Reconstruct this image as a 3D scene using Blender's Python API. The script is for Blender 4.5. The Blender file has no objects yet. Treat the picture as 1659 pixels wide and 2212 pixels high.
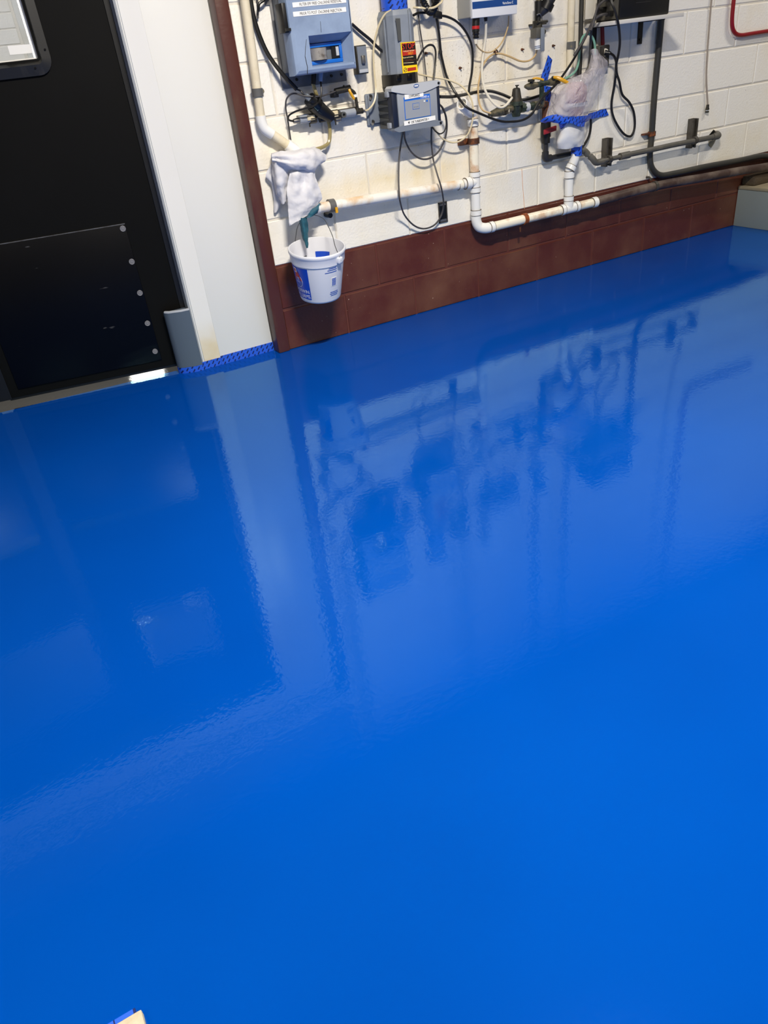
import bpy, bmesh, math, random
from mathutils import Vector, Matrix, noise
random.seed(7)
SC = bpy.context.scene
COL = SC.collection

# ------------------------------------------------------------------ camera
FPX = 1593.55
CAM = Vector((-1.55574, -3.35352, 1.20362))
RIGHT = Vector((0.8652131, -0.4908271, -0.1024449))
DOWN = Vector((-0.3374628, -0.4189209, -0.8429853))
FWD = Vector((0.3708437, 0.7639332, -0.5280918))
cd = bpy.data.cameras.new('camera')
cd.sensor_fit = 'HORIZONTAL'; cd.sensor_width = 36.0
cd.lens = 36.0 * FPX / 1659.0
cd.clip_start = 0.02; cd.clip_end = 60
cam = bpy.data.objects.new('camera', cd); COL.objects.link(cam)
m = Matrix((RIGHT, -DOWN, -FWD)).transposed().to_4x4()
m.translation = CAM
cam.matrix_world = m
SC.camera = cam

# ------------------------------------------------------------------ world, exposure, lamps
w = bpy.data.worlds.new('world'); SC.world = w; w.use_nodes = True
w.node_tree.nodes['Background'].inputs[0].default_value = (0.75, 0.85, 1.0, 1)
w.node_tree.nodes['Background'].inputs[1].default_value = 0.05
SC.view_settings.view_transform = 'Standard'
SC.view_settings.look = 'None'
SC.view_settings.gamma = 1.0
SC.view_settings.exposure = 0.0
SC.view_settings.use_curve_mapping = False
# (x, y, length along x, width, watts)
CEIL = 3.05
LAMPS = [(-0.5, -2.5, 0.6, 0.07, 205), (3.5, -1.35, 1.0, 0.10, 33), (-3.2, -3.4, 1.2, 0.12, 45),  # the lamp ending this row is added to light the door side
         (2.0, -5.0, 1.2, 0.12, 40)]
for (lx, ly, ll, lw, le) in LAMPS:
    ld = bpy.data.lights.new('tube_light', 'AREA')
    ld.shape = 'RECTANGLE'; ld.size = ll; ld.size_y = lw; ld.energy = le
    ld.color = (1.0, 0.92, 0.80)
    lo = bpy.data.objects.new('tube_light', ld); COL.objects.link(lo)
    lo.location = (lx, ly, CEIL - 0.085)
ld = bpy.data.lights.new('tube_light', 'AREA')          # lamp of the room behind the door
ld.shape = 'RECTANGLE'; ld.size = 1.2; ld.size_y = 0.15; ld.energy = 42
lo = bpy.data.objects.new('tube_light', ld); COL.objects.link(lo); lo.location = (-1.2, 2.3, 2.68)

# ------------------------------------------------------------------ picture point -> place helpers
def P(px, py, off=0.0):
    """point in the plane `off` metres in front of the block wall, seen at this place of the photograph"""
    d = RIGHT * ((px - 829.5) / FPX) + DOWN * ((py - 1106.0) / FPX) + FWD
    return CAM + d * ((-off - CAM.y) / d.y)
def F(px, py, z=0.0):
    d = RIGHT * ((px - 829.5) / FPX) + DOWN * ((py - 1106.0) / FPX) + FWD
    return CAM + d * ((z - CAM.z) / d.z)
def RAD(px, py, off, wpx):
    p = P(px, py, off)
    return 0.5 * wpx * (p - CAM).dot(FWD) / FPX
UP = Vector((0, 0, 1)); OUT = Vector((0, -1, 0)); XA = Vector((1, 0, 0))

# ------------------------------------------------------------------ materials
def lin(c):
    return tuple(((v / 255.0) / 12.92 if v / 255.0 <= 0.04045 else ((v / 255.0 + 0.055) / 1.055) ** 2.4) for v in c) + (1.0,)
MATS = {}
def mat(name, rgb, rough=0.5, metal=0.0, var=0.0, vscale=6.0, rgb2=None, t0=0.5, t1=0.7, bump=0.0, bscale=80.0,
        speck=None, speck_scale=90.0, speck_t=0.7, speck_stretch=None, coat=0.0, stretch=None, spec=0.5, emit=0.0):
    if name in MATS: return MATS[name]
    mt = bpy.data.materials.new(name); mt.use_nodes = True
    nt = mt.node_tree; N = nt.nodes; L = nt.links
    b = N['Principled BSDF']
    b.inputs['Roughness'].default_value = rough
    b.inputs['Metallic'].default_value = metal
    b.inputs['Specular IOR Level'].default_value = spec
    if coat: b.inputs['Coat Weight'].default_value = coat; b.inputs['Coat Roughness'].default_value = 0.1
    if emit:
        b.inputs['Emission Color'].default_value = lin(rgb); b.inputs['Emission Strength'].default_value = emit
    geo = N.new('ShaderNodeNewGeometry')
    vec = geo.outputs['Position']
    if stretch:
        mp = N.new('ShaderNodeMapping'); mp.inputs['Scale'].default_value = stretch
        L.new(vec, mp.inputs['Vector']); vec2 = mp.outputs['Vector']
    else: vec2 = vec
    col = None
    if rgb2 is not None or var > 0:
        nz = N.new('ShaderNodeTexNoise'); nz.inputs['Scale'].default_value = vscale; nz.inputs['Detail'].default_value = 5
        nz.inputs['Roughness'].default_value = 0.6
        L.new(vec2, nz.inputs['Vector'])
        rp = N.new('ShaderNodeValToRGB')
        rp.color_ramp.elements[0].position = t0; rp.color_ramp.elements[1].position = t1
        a = lin(rgb)
        c2 = lin(rgb2) if rgb2 is not None else tuple(min(1, v * (1 + var)) for v in a[:3]) + (1,)
        c1 = a if rgb2 is not None else tuple(v * (1 - var) for v in a[:3]) + (1,)
        rp.color_ramp.elements[0].color = c1; rp.color_ramp.elements[1].color = c2
        L.new(nz.outputs['Fac'], rp.inputs['Fac']); col = rp.outputs['Color']
    if speck is not None:
        n2 = N.new('ShaderNodeTexNoise'); n2.inputs['Scale'].default_value = speck_scale; n2.inputs['Detail'].default_value = 2
        if speck_stretch:
            m2 = N.new('ShaderNodeMapping'); m2.inputs['Scale'].default_value = speck_stretch; m2.inputs['Rotation'].default_value = (0, 0.5, 0)
            L.new(vec, m2.inputs['Vector']); L.new(m2.outputs['Vector'], n2.inputs['Vector'])
        else: L.new(vec, n2.inputs['Vector'])
        r2 = N.new('ShaderNodeValToRGB'); r2.color_ramp.elements[0].position = speck_t; r2.color_ramp.elements[1].position = speck_t + 0.03
        L.new(n2.outputs['Fac'], r2.inputs['Fac'])
        mx = N.new('ShaderNodeMix'); mx.data_type = 'RGBA'
        L.new(r2.outputs['Color'], mx.inputs['Factor'])
        if col is None: mx.inputs['A'].default_value = lin(rgb)
        else: L.new(col, mx.inputs['A'])
        mx.inputs['B'].default_value = lin(speck)
        col = mx.outputs['Result']
    if col is None: b.inputs['Base Color'].default_value = lin(rgb)
    else: L.new(col, b.inputs['Base Color'])
    if bump > 0:
        n3 = N.new('ShaderNodeTexNoise'); n3.inputs['Scale'].default_value = bscale; n3.inputs['Detail'].default_value = 3
        L.new(vec, n3.inputs['Vector'])
        bp = N.new('ShaderNodeBump'); bp.inputs['Strength'].default_value = 1.0; bp.inputs['Distance'].default_value = bump
        L.new(n3.outputs['Fac'], bp.inputs['Height']); L.new(bp.outputs['Normal'], b.inputs['Normal'])
    MATS[name] = mt
    return mt
M = MATS
def floor_material():
    mt = bpy.data.materials.new('floor_blue'); mt.use_nodes = True
    nt = mt.node_tree; N = nt.nodes; L = nt.links; out = N['Material Output']; N.remove(N['Principled BSDF'])
    geo = N.new('ShaderNodeNewGeometry')
    nz = N.new('ShaderNodeTexNoise'); nz.inputs['Scale'].default_value = 1.2; nz.inputs['Detail'].default_value = 3
    L.new(geo.outputs['Position'], nz.inputs['Vector'])
    rp = N.new('ShaderNodeValToRGB'); rp.color_ramp.elements[0].color = lin((0, 62, 150)); rp.color_ramp.elements[1].color = lin((0, 66, 157))
    rp.color_ramp.elements[0].position = 0.35; rp.color_ramp.elements[1].position = 0.65
    L.new(nz.outputs['Fac'], rp.inputs['Fac'])
    df = N.new('ShaderNodeBsdfDiffuse'); L.new(rp.outputs['Color'], df.inputs['Color'])
    gl = N.new('ShaderNodeBsdfGlossy')
    gl.inputs['Color'].default_value = (0.50, 0.90, 1.0, 1); gl.inputs['Roughness'].default_value = 0.045
    fr = N.new('ShaderNodeFresnel'); fr.inputs['IOR'].default_value = 1.53
    b1 = N.new('ShaderNodeTexNoise'); b1.inputs['Scale'].default_value = 75; b1.inputs['Detail'].default_value = 2
    b2 = N.new('ShaderNodeTexNoise'); b2.inputs['Scale'].default_value = 9; b2.inputs['Detail'].default_value = 2
    for b in (b1, b2): L.new(geo.outputs['Position'], b.inputs['Vector'])
    sm = N.new('ShaderNodeMath'); sm.operation = 'MULTIPLY_ADD'; L.new(b2.outputs['Fac'], sm.inputs[0]); sm.inputs[1].default_value = 2.0; L.new(b1.outputs['Fac'], sm.inputs[2])
    bp = N.new('ShaderNodeBump'); bp.inputs['Strength'].default_value = 1.0; bp.inputs['Distance'].default_value = 0.0002
    L.new(sm.outputs[0], bp.inputs['Height'])
    L.new(bp.outputs['Normal'], gl.inputs['Normal'])
    mx = N.new('ShaderNodeMixShader'); L.new(fr.outputs[0], mx.inputs[0]); L.new(df.outputs[0], mx.inputs[1]); L.new(gl.outputs[0], mx.inputs[2])
    L.new(mx.outputs[0], out.inputs['Surface'])
    MATS['floor_blue'] = mt
floor_material()
mat('floor_grey', (26, 25, 25), 0.06, bump=0.0002, bscale=60, spec=0.4)
def block_material():
    mt = bpy.data.materials.new('block_white'); mt.use_nodes = True
    nt = mt.node_tree; N = nt.nodes; L = nt.links; b = N['Principled BSDF']; b.inputs['Roughness'].default_value = 0.5
    geo = N.new('ShaderNodeNewGeometry'); pos = geo.outputs['Position']
    sep = N.new('ShaderNodeSeparateXYZ'); L.new(pos, sep.inputs[0])
    def mth(op, a, bb=None, cl=False):
        n = N.new('ShaderNodeMath'); n.operation = op; n.use_clamp = cl
        for i, v in enumerate((a, bb)):
            if v is None: continue
            if isinstance(v, (int, float)): n.inputs[i].default_value = v
            else: L.new(v, n.inputs[i])
        return n.outputs[0]
    def nz(scale, st=(1, 1, 1), detail=4):
        mp = N.new('ShaderNodeMapping'); mp.inputs['Scale'].default_value = st; L.new(pos, mp.inputs['Vector'])
        n = N.new('ShaderNodeTexNoise'); n.inputs['Scale'].default_value = scale; n.inputs['Detail'].default_value = detail
        L.new(mp.outputs['Vector'], n.inputs['Vector']); return n.outputs['Fac']
    def band(v, c, h): return mth('SUBTRACT', 1.0, mth('DIVIDE', mth('ABSOLUTE', mth('SUBTRACT', v, c)), h), True)
    x, z = sep.outputs['X'], sep.outputs['Z']
    # grime soaked in above the level drain pipe, and round the sampling corner
    s1 = mth('MULTIPLY', mth('MULTIPLY', band(z, 0.685, 0.085), band(x, 0.35, 0.75)), mth('MULTIPLY', nz(9), 1.5))
    s2 = mth('MULTIPLY', mth('MULTIPLY', band(z, 1.0, 0.75), band(x, 0.85, 1.1)), mth('MULTIPLY', mth('SUBTRACT', nz(7, (1, 1, 0.3)), 0.42, True), 3.4))
    s3 = mth('MULTIPLY', mth('SUBTRACT', nz(2.4), 0.5, True), 2.0)
    st = mth('MINIMUM', mth('ADD', mth('ADD', s1, s2), s3), 1.0)
    m1 = N.new('ShaderNodeMix'); m1.data_type = 'RGBA'; L.new(mth('MULTIPLY', st, 0.75), m1.inputs['Factor'])
    m1.inputs['A'].default_value = lin((238, 235, 228)); m1.inputs['B'].default_value = lin((228, 208, 156))
    pit = mth('MULTIPLY', mth('GREATER_THAN', nz(140, (1, 1, 0.7), 2), mth('SUBTRACT', 0.76, mth('MULTIPLY', mth('MULTIPLY', band(z, 1.05, 0.8), band(x, 0.75, 1.0)), 0.11))), 0.7)
    m2 = N.new('ShaderNodeMix'); m2.data_type = 'RGBA'; L.new(pit, m2.inputs['Factor']); L.new(m1.outputs['Result'], m2.inputs['A'])
    m2.inputs['B'].default_value = lin((128, 112, 92))
    L.new(m2.outputs['Result'], b.inputs['Base Color'])
    bp = N.new('ShaderNodeBump'); bp.inputs['Distance'].default_value = 0.0019; L.new(nz(95, (1, 1, 1), 3), bp.inputs['Height'])
    L.new(bp.outputs['Normal'], b.inputs['Normal']); MATS['block_white'] = mt
block_material()
mat('block_brown', (80, 35, 25), 0.38, rgb2=(112, 74, 54), t0=0.42, t1=0.85, vscale=3.0, bump=0.0012, bscale=80,
    speck=(190, 168, 150), speck_scale=75, speck_t=0.735)
mat('mortar_white', (218, 212, 200), 0.6, bump=0.001)
mat('mortar_brown', (94, 47, 36), 0.45)
mat('post_brown', (78, 38, 30), 0.4, rgb2=(92, 66, 48), t0=0.5, t1=0.75, vscale=9, stretch=(1, 1, 0.35), bump=0.0008, bscale=40)
mat('panel_white', (226, 226, 222), 0.35, rgb2=(214, 208, 190), t0=0.62, t1=0.85, vscale=2.0)
mat('casing_white', (224, 224, 222), 0.35, rgb2=(214, 208, 190), t0=0.66, t1=0.85, vscale=2.5)
def band_stain(name, z0, h, rgb, amt):
    nt = MATS[name].node_tree; N = nt.nodes; L = nt.links; b = N['Principled BSDF']
    src = b.inputs['Base Color'].links[0].from_socket
    geo = N.new('ShaderNodeNewGeometry'); sep = N.new('ShaderNodeSeparateXYZ'); L.new(geo.outputs['Position'], sep.inputs[0])
    mr = N.new('ShaderNodeMapRange'); mr.interpolation_type = 'SMOOTHSTEP'; L.new(sep.outputs['Z'], mr.inputs['Value'])
    mr.inputs['From Min'].default_value = z0 + h; mr.inputs['From Max'].default_value = z0; mr.inputs['To Min'].default_value = 0; mr.inputs['To Max'].default_value = 1
    nz = N.new('ShaderNodeTexNoise'); nz.inputs['Scale'].default_value = 12; L.new(geo.outputs['Position'], nz.inputs['Vector'])
    m0 = N.new('ShaderNodeMath'); m0.operation = 'MULTIPLY'; L.new(mr.outputs['Result'], m0.inputs[0]); L.new(nz.outputs['Fac'], m0.inputs[1])
    m1 = N.new('ShaderNodeMath'); m1.operation = 'MULTIPLY'; m1.use_clamp = True; L.new(m0.outputs[0], m1.inputs[0]); m1.inputs[1].default_value = amt
    mx = N.new('ShaderNodeMix'); mx.data_type = 'RGBA'; L.new(m1.outputs[0], mx.inputs['Factor']); L.new(src, mx.inputs['A']); mx.inputs['B'].default_value = lin(rgb)
    L.new(mx.outputs['Result'], b.inputs['Base Color'])
band_stain('casing_white', 0.03, 0.22, (206, 184, 130), 1.3)      # splash stains at the foot
mat('wall_paint', (140, 137, 130), 0.6)
mat('ceiling_paint', (150, 150, 150), 0.8)
mat('door_black', (5, 5, 5), 0.6, var=0.15, vscale=3, spec=0.14)
mat('kick_black', (3, 3, 6), 0.35, spec=0.2, speck=(60, 60, 62), speck_scale=26, speck_t=0.74, speck_stretch=(0.35, 1, 1.6))
mat('rubber_black', (24, 24, 23), 0.45, rgb2=(52, 50, 46), t0=0.55, t1=0.75, vscale=14, stretch=(1, 1, 0.2))
mat('black', (14, 14, 15), 0.4)
mat('black_gloss', (10, 10, 11), 0.22)
mat('cable_black', (18, 17, 17), 0.42)
mat('cable_grey', (62, 60, 62), 0.45)
mat('tube_beige', (214, 200, 165), 0.3)
mat('tube_tan', (196, 168, 122), 0.3)
mat('tube_clear', (150, 138, 96), 0.2)
mat('tube_white', (226, 220, 204), 0.35)
mat('tube_smoke', (158, 146, 134), 0.3)
mat('tube_green', (120, 168, 150), 0.25)
mat('pvc', (232, 230, 224), 0.28, rgb2=(206, 160, 92), t0=0.52, t1=0.78, vscale=9, bump=0.0003, bscale=50)
mat('pvc_clean', (232, 232, 230), 0.28)
mat('glue_dark', (96, 84, 66), 0.6)
mat('pvc_stained', (238, 231, 212), 0.3, rgb2=(186, 122, 52), t0=0.5, t1=0.74, vscale=10, speck=(90, 60, 30), speck_scale=120, speck_t=0.74)
mat('conduit_cream', (222, 212, 188), 0.4, rgb2=(200, 186, 152), t0=0.5, t1=0.8, vscale=12, speck=(110, 96, 72), speck_scale=120, speck_t=0.74)
mat('clamp_grey', (92, 92, 92), 0.4, rgb2=(130, 118, 80), t0=0.6, t1=0.75, vscale=40)
mat('rust', (66, 36, 18), 0.7, rgb2=(140, 74, 26), t0=0.5, t1=0.7, vscale=50, bump=0.001)
mat('rust_orange', (150, 74, 22), 0.7, rgb2=(96, 48, 20), t0=0.45, t1=0.7, vscale=60)
mat('pipe_grey', (84, 82, 76), 0.45, rgb2=(108, 102, 92), t0=0.5, t1=0.75, vscale=14)
mat('pipe_charcoal', (38, 38, 40), 0.4)
mat('conduit_dark', (50, 50, 48), 0.4, rgb2=(70, 66, 56), t0=0.5, t1=0.8, vscale=6)
mat('conduit_red', (134, 12, 24), 0.35, rgb2=(96, 18, 22), t0=0.6, t1=0.8, vscale=20)
mat('pipe_brown', (62, 44, 38), 0.55, rgb2=(112, 98, 88), t0=0.45, t1=0.7, vscale=7, bump=0.0006)
mat('strut_metal', (88, 84, 78), 0.42, 0.5, rgb2=(64, 60, 56), t0=0.45, t1=0.7, vscale=30)
mat('steel', (150, 148, 144), 0.35, 0.8, rgb2=(110, 104, 94), t0=0.4, t1=0.7, vscale=40)
mat('brass_dirty', (112, 104, 84), 0.45, 0.5, rgb2=(70, 72, 62), t0=0.45, t1=0.65, vscale=45, bump=0.0006)
mat('bronze_green', (58, 70, 58), 0.5, 0.3, rgb2=(38, 44, 40), t0=0.45, t1=0.65, vscale=40, bump=0.0006)
mat('bronze_dark', (44, 42, 36), 0.5, 0.2, rgb2=(70, 62, 46), t0=0.5, t1=0.7, vscale=40)
mat('handle_yellow', (214, 158, 26), 0.4, rgb2=(150, 104, 30), t0=0.6, t1=0.75, vscale=60)
mat('handle_red', (150, 34, 44), 0.45)
mat('red', (176, 26, 30), 0.4)
mat('analyzer_blue', (138, 157, 186), 0.4, rgb2=(118, 136, 164), t0=0.45, t1=0.75, vscale=7, speck=(46, 46, 60), speck_scale=70, speck_t=0.78)
mat('analyzer_grey', (112, 118, 126), 0.5)
mat('analyzer_frame', (18, 100, 196), 0.35)
mat('plate_grey', (120, 120, 122), 0.45, 0.3, rgb2=(96, 90, 84), t0=0.5, t1=0.75, vscale=20)
mat('cell_silver', (176, 172, 168), 0.3, 0.5, rgb2=(120, 112, 104), t0=0.5, t1=0.7, vscale=40)
mat('box_grey', (146, 152, 162), 0.45)
mat('box_light', (182, 186, 192), 0.45)
mat('box_mid', (116, 124, 136), 0.5)
mat('box_dark', (72, 74, 74), 0.55)
mat('box_navy', (24, 32, 52), 0.4)
mat('label_blue', (28, 104, 206), 0.4)
mat('stripe_navy', (22, 66, 130), 0.4)
mat('badge_blue', (78, 104, 156), 0.4)
mat('rust_light', (206, 146, 96), 0.7)
mat('label_white', (240, 240, 238), 0.5)
mat('ink', (40, 40, 44), 0.6)
mat('ink_blue', (30, 78, 178), 0.5)
mat('ink_white', (240, 240, 240), 0.5)
mat('column_grey', (128, 136, 148), 0.5, rgb2=(112, 120, 132), t0=0.45, t1=0.75, vscale=10)
mat('cabinet_white', (226, 228, 232), 0.4)
mat('cabinet_side', (158, 158, 154), 0.45)
mat('sticker_yellow', (250, 208, 22), 0.45)
mat('sticker_red', (176, 40, 24), 0.45)
mat('sticker_black', (18, 14, 12), 0.45)
mat('ink_red', (206, 52, 38), 0.5)
mat('ink_orange', (250, 170, 40), 0.5)
mat('ink_cream', (244, 226, 170), 0.5)
mat('maroon', (120, 18, 42), 0.5)
mat('bucket_white', (222, 224, 232), 0.35)
mat('bucket_blue', (22, 70, 186), 0.35)
mat('cloth_white', (212, 212, 218), 0.85, bump=0.0016, bscale=60)
mat('rag_teal', (22, 78, 98), 0.7, rgb2=(44, 110, 130), t0=0.45, t1=0.7, vscale=30)
mat('plastic_white', (228, 228, 228), 0.35, bump=0.001, bscale=30)
mat('wire', (110, 110, 112), 0.35, 0.8)
mat('guard_grey', (80, 92, 106), 0.35)
mat('alu', (160, 165, 172), 0.4, 0.0)
mat('curb_grey', (134, 142, 142), 0.5, rgb2=(176, 174, 156), t0=0.62, t1=0.72, vscale=9, stretch=(1, 1, 0.3))
mat('concrete', (148, 138, 114), 0.8, rgb2=(150, 138, 116), t0=0.4, t1=0.7, vscale=14, bump=0.002)
mat('concrete_tan', (188, 178, 156), 0.8, rgb2=(164, 152, 128), t0=0.4, t1=0.7, vscale=30, bump=0.002)
mat('dirt_timber', (84, 72, 54), 0.8, rgb2=(58, 44, 30), t0=0.4, t1=0.7, vscale=12, stretch=(0.2, 1, 1), bump=0.002)
mat('shelf_white', (206, 204, 200), 0.5, rgb2=(180, 160, 128), t0=0.6, t1=0.8, vscale=8)
mat('probe_pink', (150, 92, 90), 0.6)
mat('glow_window', (255, 252, 245), 0.5, emit=9.0)
mat('lamp_face', (255, 250, 240), 0.5, emit=3.0)
mat('lamp_body', (210, 210, 210), 0.4)
mat('bolt_grey', (112, 112, 118), 0.5, 0.0)

def tape_material():
    mt = bpy.data.materials.new('tape_blue'); mt.use_nodes = True
    nt = mt.node_tree; N = nt.nodes; L = nt.links; b = N['Principled BSDF']
    b.inputs['Roughness'].default_value = 0.42
    geo = N.new('ShaderNodeNewGeometry'); sep = N.new('ShaderNodeSeparateXYZ'); L.new(geo.outputs['Position'], sep.inputs[0])
    def mth(op, a, bb=None):
        n = N.new('ShaderNodeMath'); n.operation = op
        for i, v in enumerate((a, bb)):
            if v is None: continue
            if isinstance(v, (int, float)): n.inputs[i].default_value = v
            else: L.new(v, n.inputs[i])
        return n.outputs[0]
    x, z = sep.outputs['X'], sep.outputs['Z']
    u = mth('ADD', mth('MULTIPLY', x, 0.80), mth('MULTIPLY', z, -0.60))    # across the dashes
    v = mth('ADD', mth('MULTIPLY', x, 0.60), mth('MULTIPLY', z, 0.80))     # along the dashes
    us = mth('MULTIPLY', u, 72.0)
    row = mth('FLOOR', us)
    fu = mth('FRACT', us)
    vs = mth('ADD', mth('MULTIPLY', v, 30.0), mth('MULTIPLY', row, 0.37))
    fv = mth('FRACT', vs)
    d = mth('MULTIPLY', mth('LESS_THAN', fu, 0.42), mth('LESS_THAN', fv, 0.5))
    mx = N.new('ShaderNodeMix'); mx.data_type = 'RGBA'; L.new(d, mx.inputs['Factor'])
    mx.inputs['A'].default_value = lin((32, 86, 208)); mx.inputs['B'].default_value = lin((10, 26, 86))
    L.new(mx.outputs['Result'], b.inputs['Base Color'])
    MATS['tape_blue'] = mt
tape_material()
def clear_material(name, body, opac, rough, bump):
    mt = bpy.data.materials.new(name); mt.use_nodes = True
    nt = mt.node_tree; N = nt.nodes; L = nt.links
    out = N['Material Output']; b = N['Principled BSDF']
    b.inputs['Base Color'].default_value = lin(body); b.inputs['Roughness'].default_value = rough
    tr = N.new('ShaderNodeBsdfTransparent'); mx = N.new('ShaderNodeMixShader'); mx.inputs[0].default_value = opac
    L.new(tr.outputs[0], mx.inputs[1]); L.new(b.outputs[0], mx.inputs[2]); L.new(mx.outputs[0], out.inputs['Surface'])
    if bump:
        geo = N.new('ShaderNodeNewGeometry'); n3 = N.new('ShaderNodeTexNoise'); n3.inputs['Scale'].default_value = 22
        n3.inputs['Detail'].default_value = 3; n3.inputs['Distortion'].default_value = 1.2
        L.new(geo.outputs['Position'], n3.inputs['Vector'])
        bp = N.new('ShaderNodeBump'); bp.inputs['Distance'].default_value = bump
        L.new(n3.outputs['Fac'], bp.inputs['Height']); L.new(bp.outputs['Normal'], b.inputs['Normal'])
    MATS[name] = mt
clear_material('bag_clear', (238, 232, 240), 0.30, 0.05, 0.012)
clear_material('glass_clear', (225, 232, 236), 0.10, 0.05, 0)

# ------------------------------------------------------------------ mesh builder
def frame_of(d):
    d = d.normalized()
    a = Vector((0, 0, 1)) if abs(d.z) < 0.9 else Vector((1, 0, 0))
    u = d.cross(a).normalized(); v = d.cross(u).normalized()
    return u, v
def catmull(pts, n=6, closed=False):
    pts = [Vector(p) for p in pts]
    if len(pts) < 3: return pts
    out = []
    L = len(pts)
    for i in range(L - 1):
        p0 = pts[i - 1] if i > 0 else pts[i] * 2 - pts[i + 1]
        p1, p2 = pts[i], pts[i + 1]
        p3 = pts[i + 2] if i + 2 < L else pts[i + 1] * 2 - pts[i]
        for k in range(n):
            t = k / n
            out.append(0.5 * ((2 * p1) + (p2 - p0) * t + (2 * p0 - 5 * p1 + 4 * p2 - p3) * t * t + (3 * p1 - p0 - 3 * p2 + p3) * t ** 3))
    out.append(pts[-1])
    return out
class MB:
    def __init__(s): s.v = []; s.f = []
    def add(s, vs, fs):
        o = len(s.v); s.v += [Vector(p) for p in vs]; s.f += [tuple(i + o for i in f) for f in fs]; return s
    def box(s, lo, hi, b=0.0):
        lo = Vector(lo); hi = Vector(hi); c = (lo + hi) / 2; h = (hi - lo) / 2
        return s.obox(c, (abs(h.x), abs(h.y), abs(h.z)), (XA, Vector((0, 1, 0)), UP), b)
    def obox(s, c, h, ax, b=0.0):
        """oriented box: centre, half sizes, three axes, bevel"""
        c = Vector(c); ax = [Vector(a).normalized() for a in ax]
        bm = bmesh.new(); bmesh.ops.create_cube(bm, size=2.0)
        for v in bm.verts: v.co = Vector((v.co.x * h[0], v.co.y * h[1], v.co.z * h[2]))
        if b > 0:
            bmesh.ops.bevel(bm, geom=list(bm.edges), offset=min(b, 0.95 * min(h)), segments=2, affect='EDGES', profile=0.5)
        bm.verts.index_update()
        vs = [c + ax[0] * v.co.x + ax[1] * v.co.y + ax[2] * v.co.z for v in bm.verts]
        fs = [[v.index for v in f.verts] for f in bm.faces]
        bm.free(); return s.add(vs, fs)
    def tube(s, pts, r, n=10, caps=True, smooth=0):
        pts = [Vector(p) for p in pts]
        rs = r if isinstance(r, (list, tuple)) else [r] * len(pts)
        if smooth and len(pts) > 2:
            k = len(pts)
            q = catmull(pts, smooth)
            rs = [rs[min(k - 1, i // smooth)] + (rs[min(k - 1, i // smooth + 1)] - rs[min(k - 1, i // smooth)]) * ((i % smooth) / smooth) for i in range(len(q))]
            pts = q
        vs = []; fs = []
        u = None
        for i, p in enumerate(pts):
            d = (pts[min(i + 1, len(pts) - 1)] - pts[max(i - 1, 0)])
            if d.length < 1e-9: d = Vector((0, 0, 1))
            d.normalize()
            if u is None: u, v = frame_of(d)
            else:
                u = (u - d * u.dot(d)); u.normalize(); v = d.cross(u)
            for k in range(n):
                a = 2 * math.pi * k / n
                vs.append(p + (u * math.cos(a) + v * math.sin(a)) * rs[i])
        for i in range(len(pts) - 1):
            for k in range(n):
                fs.append((i * n + k, i * n + (k + 1) % n, (i + 1) * n + (k + 1) % n, (i + 1) * n + k))
        if caps:
            fs.append(tuple(range(n - 1, -1, -1))); fs.append(tuple((len(pts) - 1) * n + k for k in range(n)))
        return s.add(vs, fs)
    def cyl(s, a, b, r0, r1=None, n=16):
        return s.tube([a, b], [r0, r0 if r1 is None else r1], n)
    def lathe(s, a, axis, prof, n=24):
        """prof: list of (distance along axis, radius)"""
        a = Vector(a); axis = Vector(axis).normalized(); u, v = frame_of(axis)
        vs = []; fs = []
        for (h, r) in prof:
            for k in range(n):
                t = 2 * math.pi * k / n
                vs.append(a + axis * h + (u * math.cos(t) + v * math.sin(t)) * r)
        for i in range(len(prof) - 1):
            for k in range(n):
                fs.append((i * n + k, i * n + (k + 1) % n, (i + 1) * n + (k + 1) % n, (i + 1) * n + k))
        fs.append(tuple(range(n - 1, -1, -1))); fs.append(tuple((len(prof) - 1) * n + k for k in range(n)))
        return s.add(vs, fs)
    def ring(s, c, axis, r_in, r_out, h, n=24):
        c = Vector(c); axis = Vector(axis).normalized(); u, v = frame_of(axis); vs = []; fs = []
        prof = [(-h / 2, r_in), (-h / 2, r_out), (h / 2, r_out), (h / 2, r_in)]
        for (q, r) in prof:
            for k in range(n):
                t = 2 * math.pi * k / n; vs.append(c + axis * q + (u * math.cos(t) + v * math.sin(t)) * r)
        for i in range(4):
            j = (i + 1) % 4
            for k in range(n): fs.append((i * n + k, i * n + (k + 1) % n, j * n + (k + 1) % n, j * n + k))
        return s.add(vs, fs)
    def prism(s, poly, d):
        poly = [Vector(p) for p in poly]; d = Vector(d); n = len(poly)
        vs = poly + [p + d for p in poly]
        fs = [tuple(range(n)), tuple(range(2 * n - 1, n - 1, -1))] + [(i, i + n, (i + 1) % n + n, (i + 1) % n) for i in range(n)]
        return s.add(vs, fs)
    def ball(s, c, r, n=10, sc=(1, 1, 1)):
        c = Vector(c); vs = []; fs = []
        for i in range(1, n):
            a = math.pi * i / n
            for k in range(n * 2):
                t = math.pi * k / n
                vs.append(c + Vector((math.sin(a) * math.cos(t) * sc[0], math.sin(a) * math.sin(t) * sc[1], math.cos(a) * sc[2])) * r)
        m2 = n * 2
        for i in range(n - 2):
            for k in range(m2): fs.append((i * m2 + k, i * m2 + (k + 1) % m2, (i + 1) * m2 + (k + 1) % m2, (i + 1) * m2 + k))
        vs += [c + Vector((0, 0, r * sc[2])), c - Vector((0, 0, r * sc[2]))]
        t, b = len(vs) - 2, len(vs) - 1
        for k in range(m2):
            fs.append((t, (k + 1) % m2, k)); fs.append((b, (n - 2) * m2 + k, (n - 2) * m2 + (k + 1) % m2))
        return s.add(vs, fs)
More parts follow.
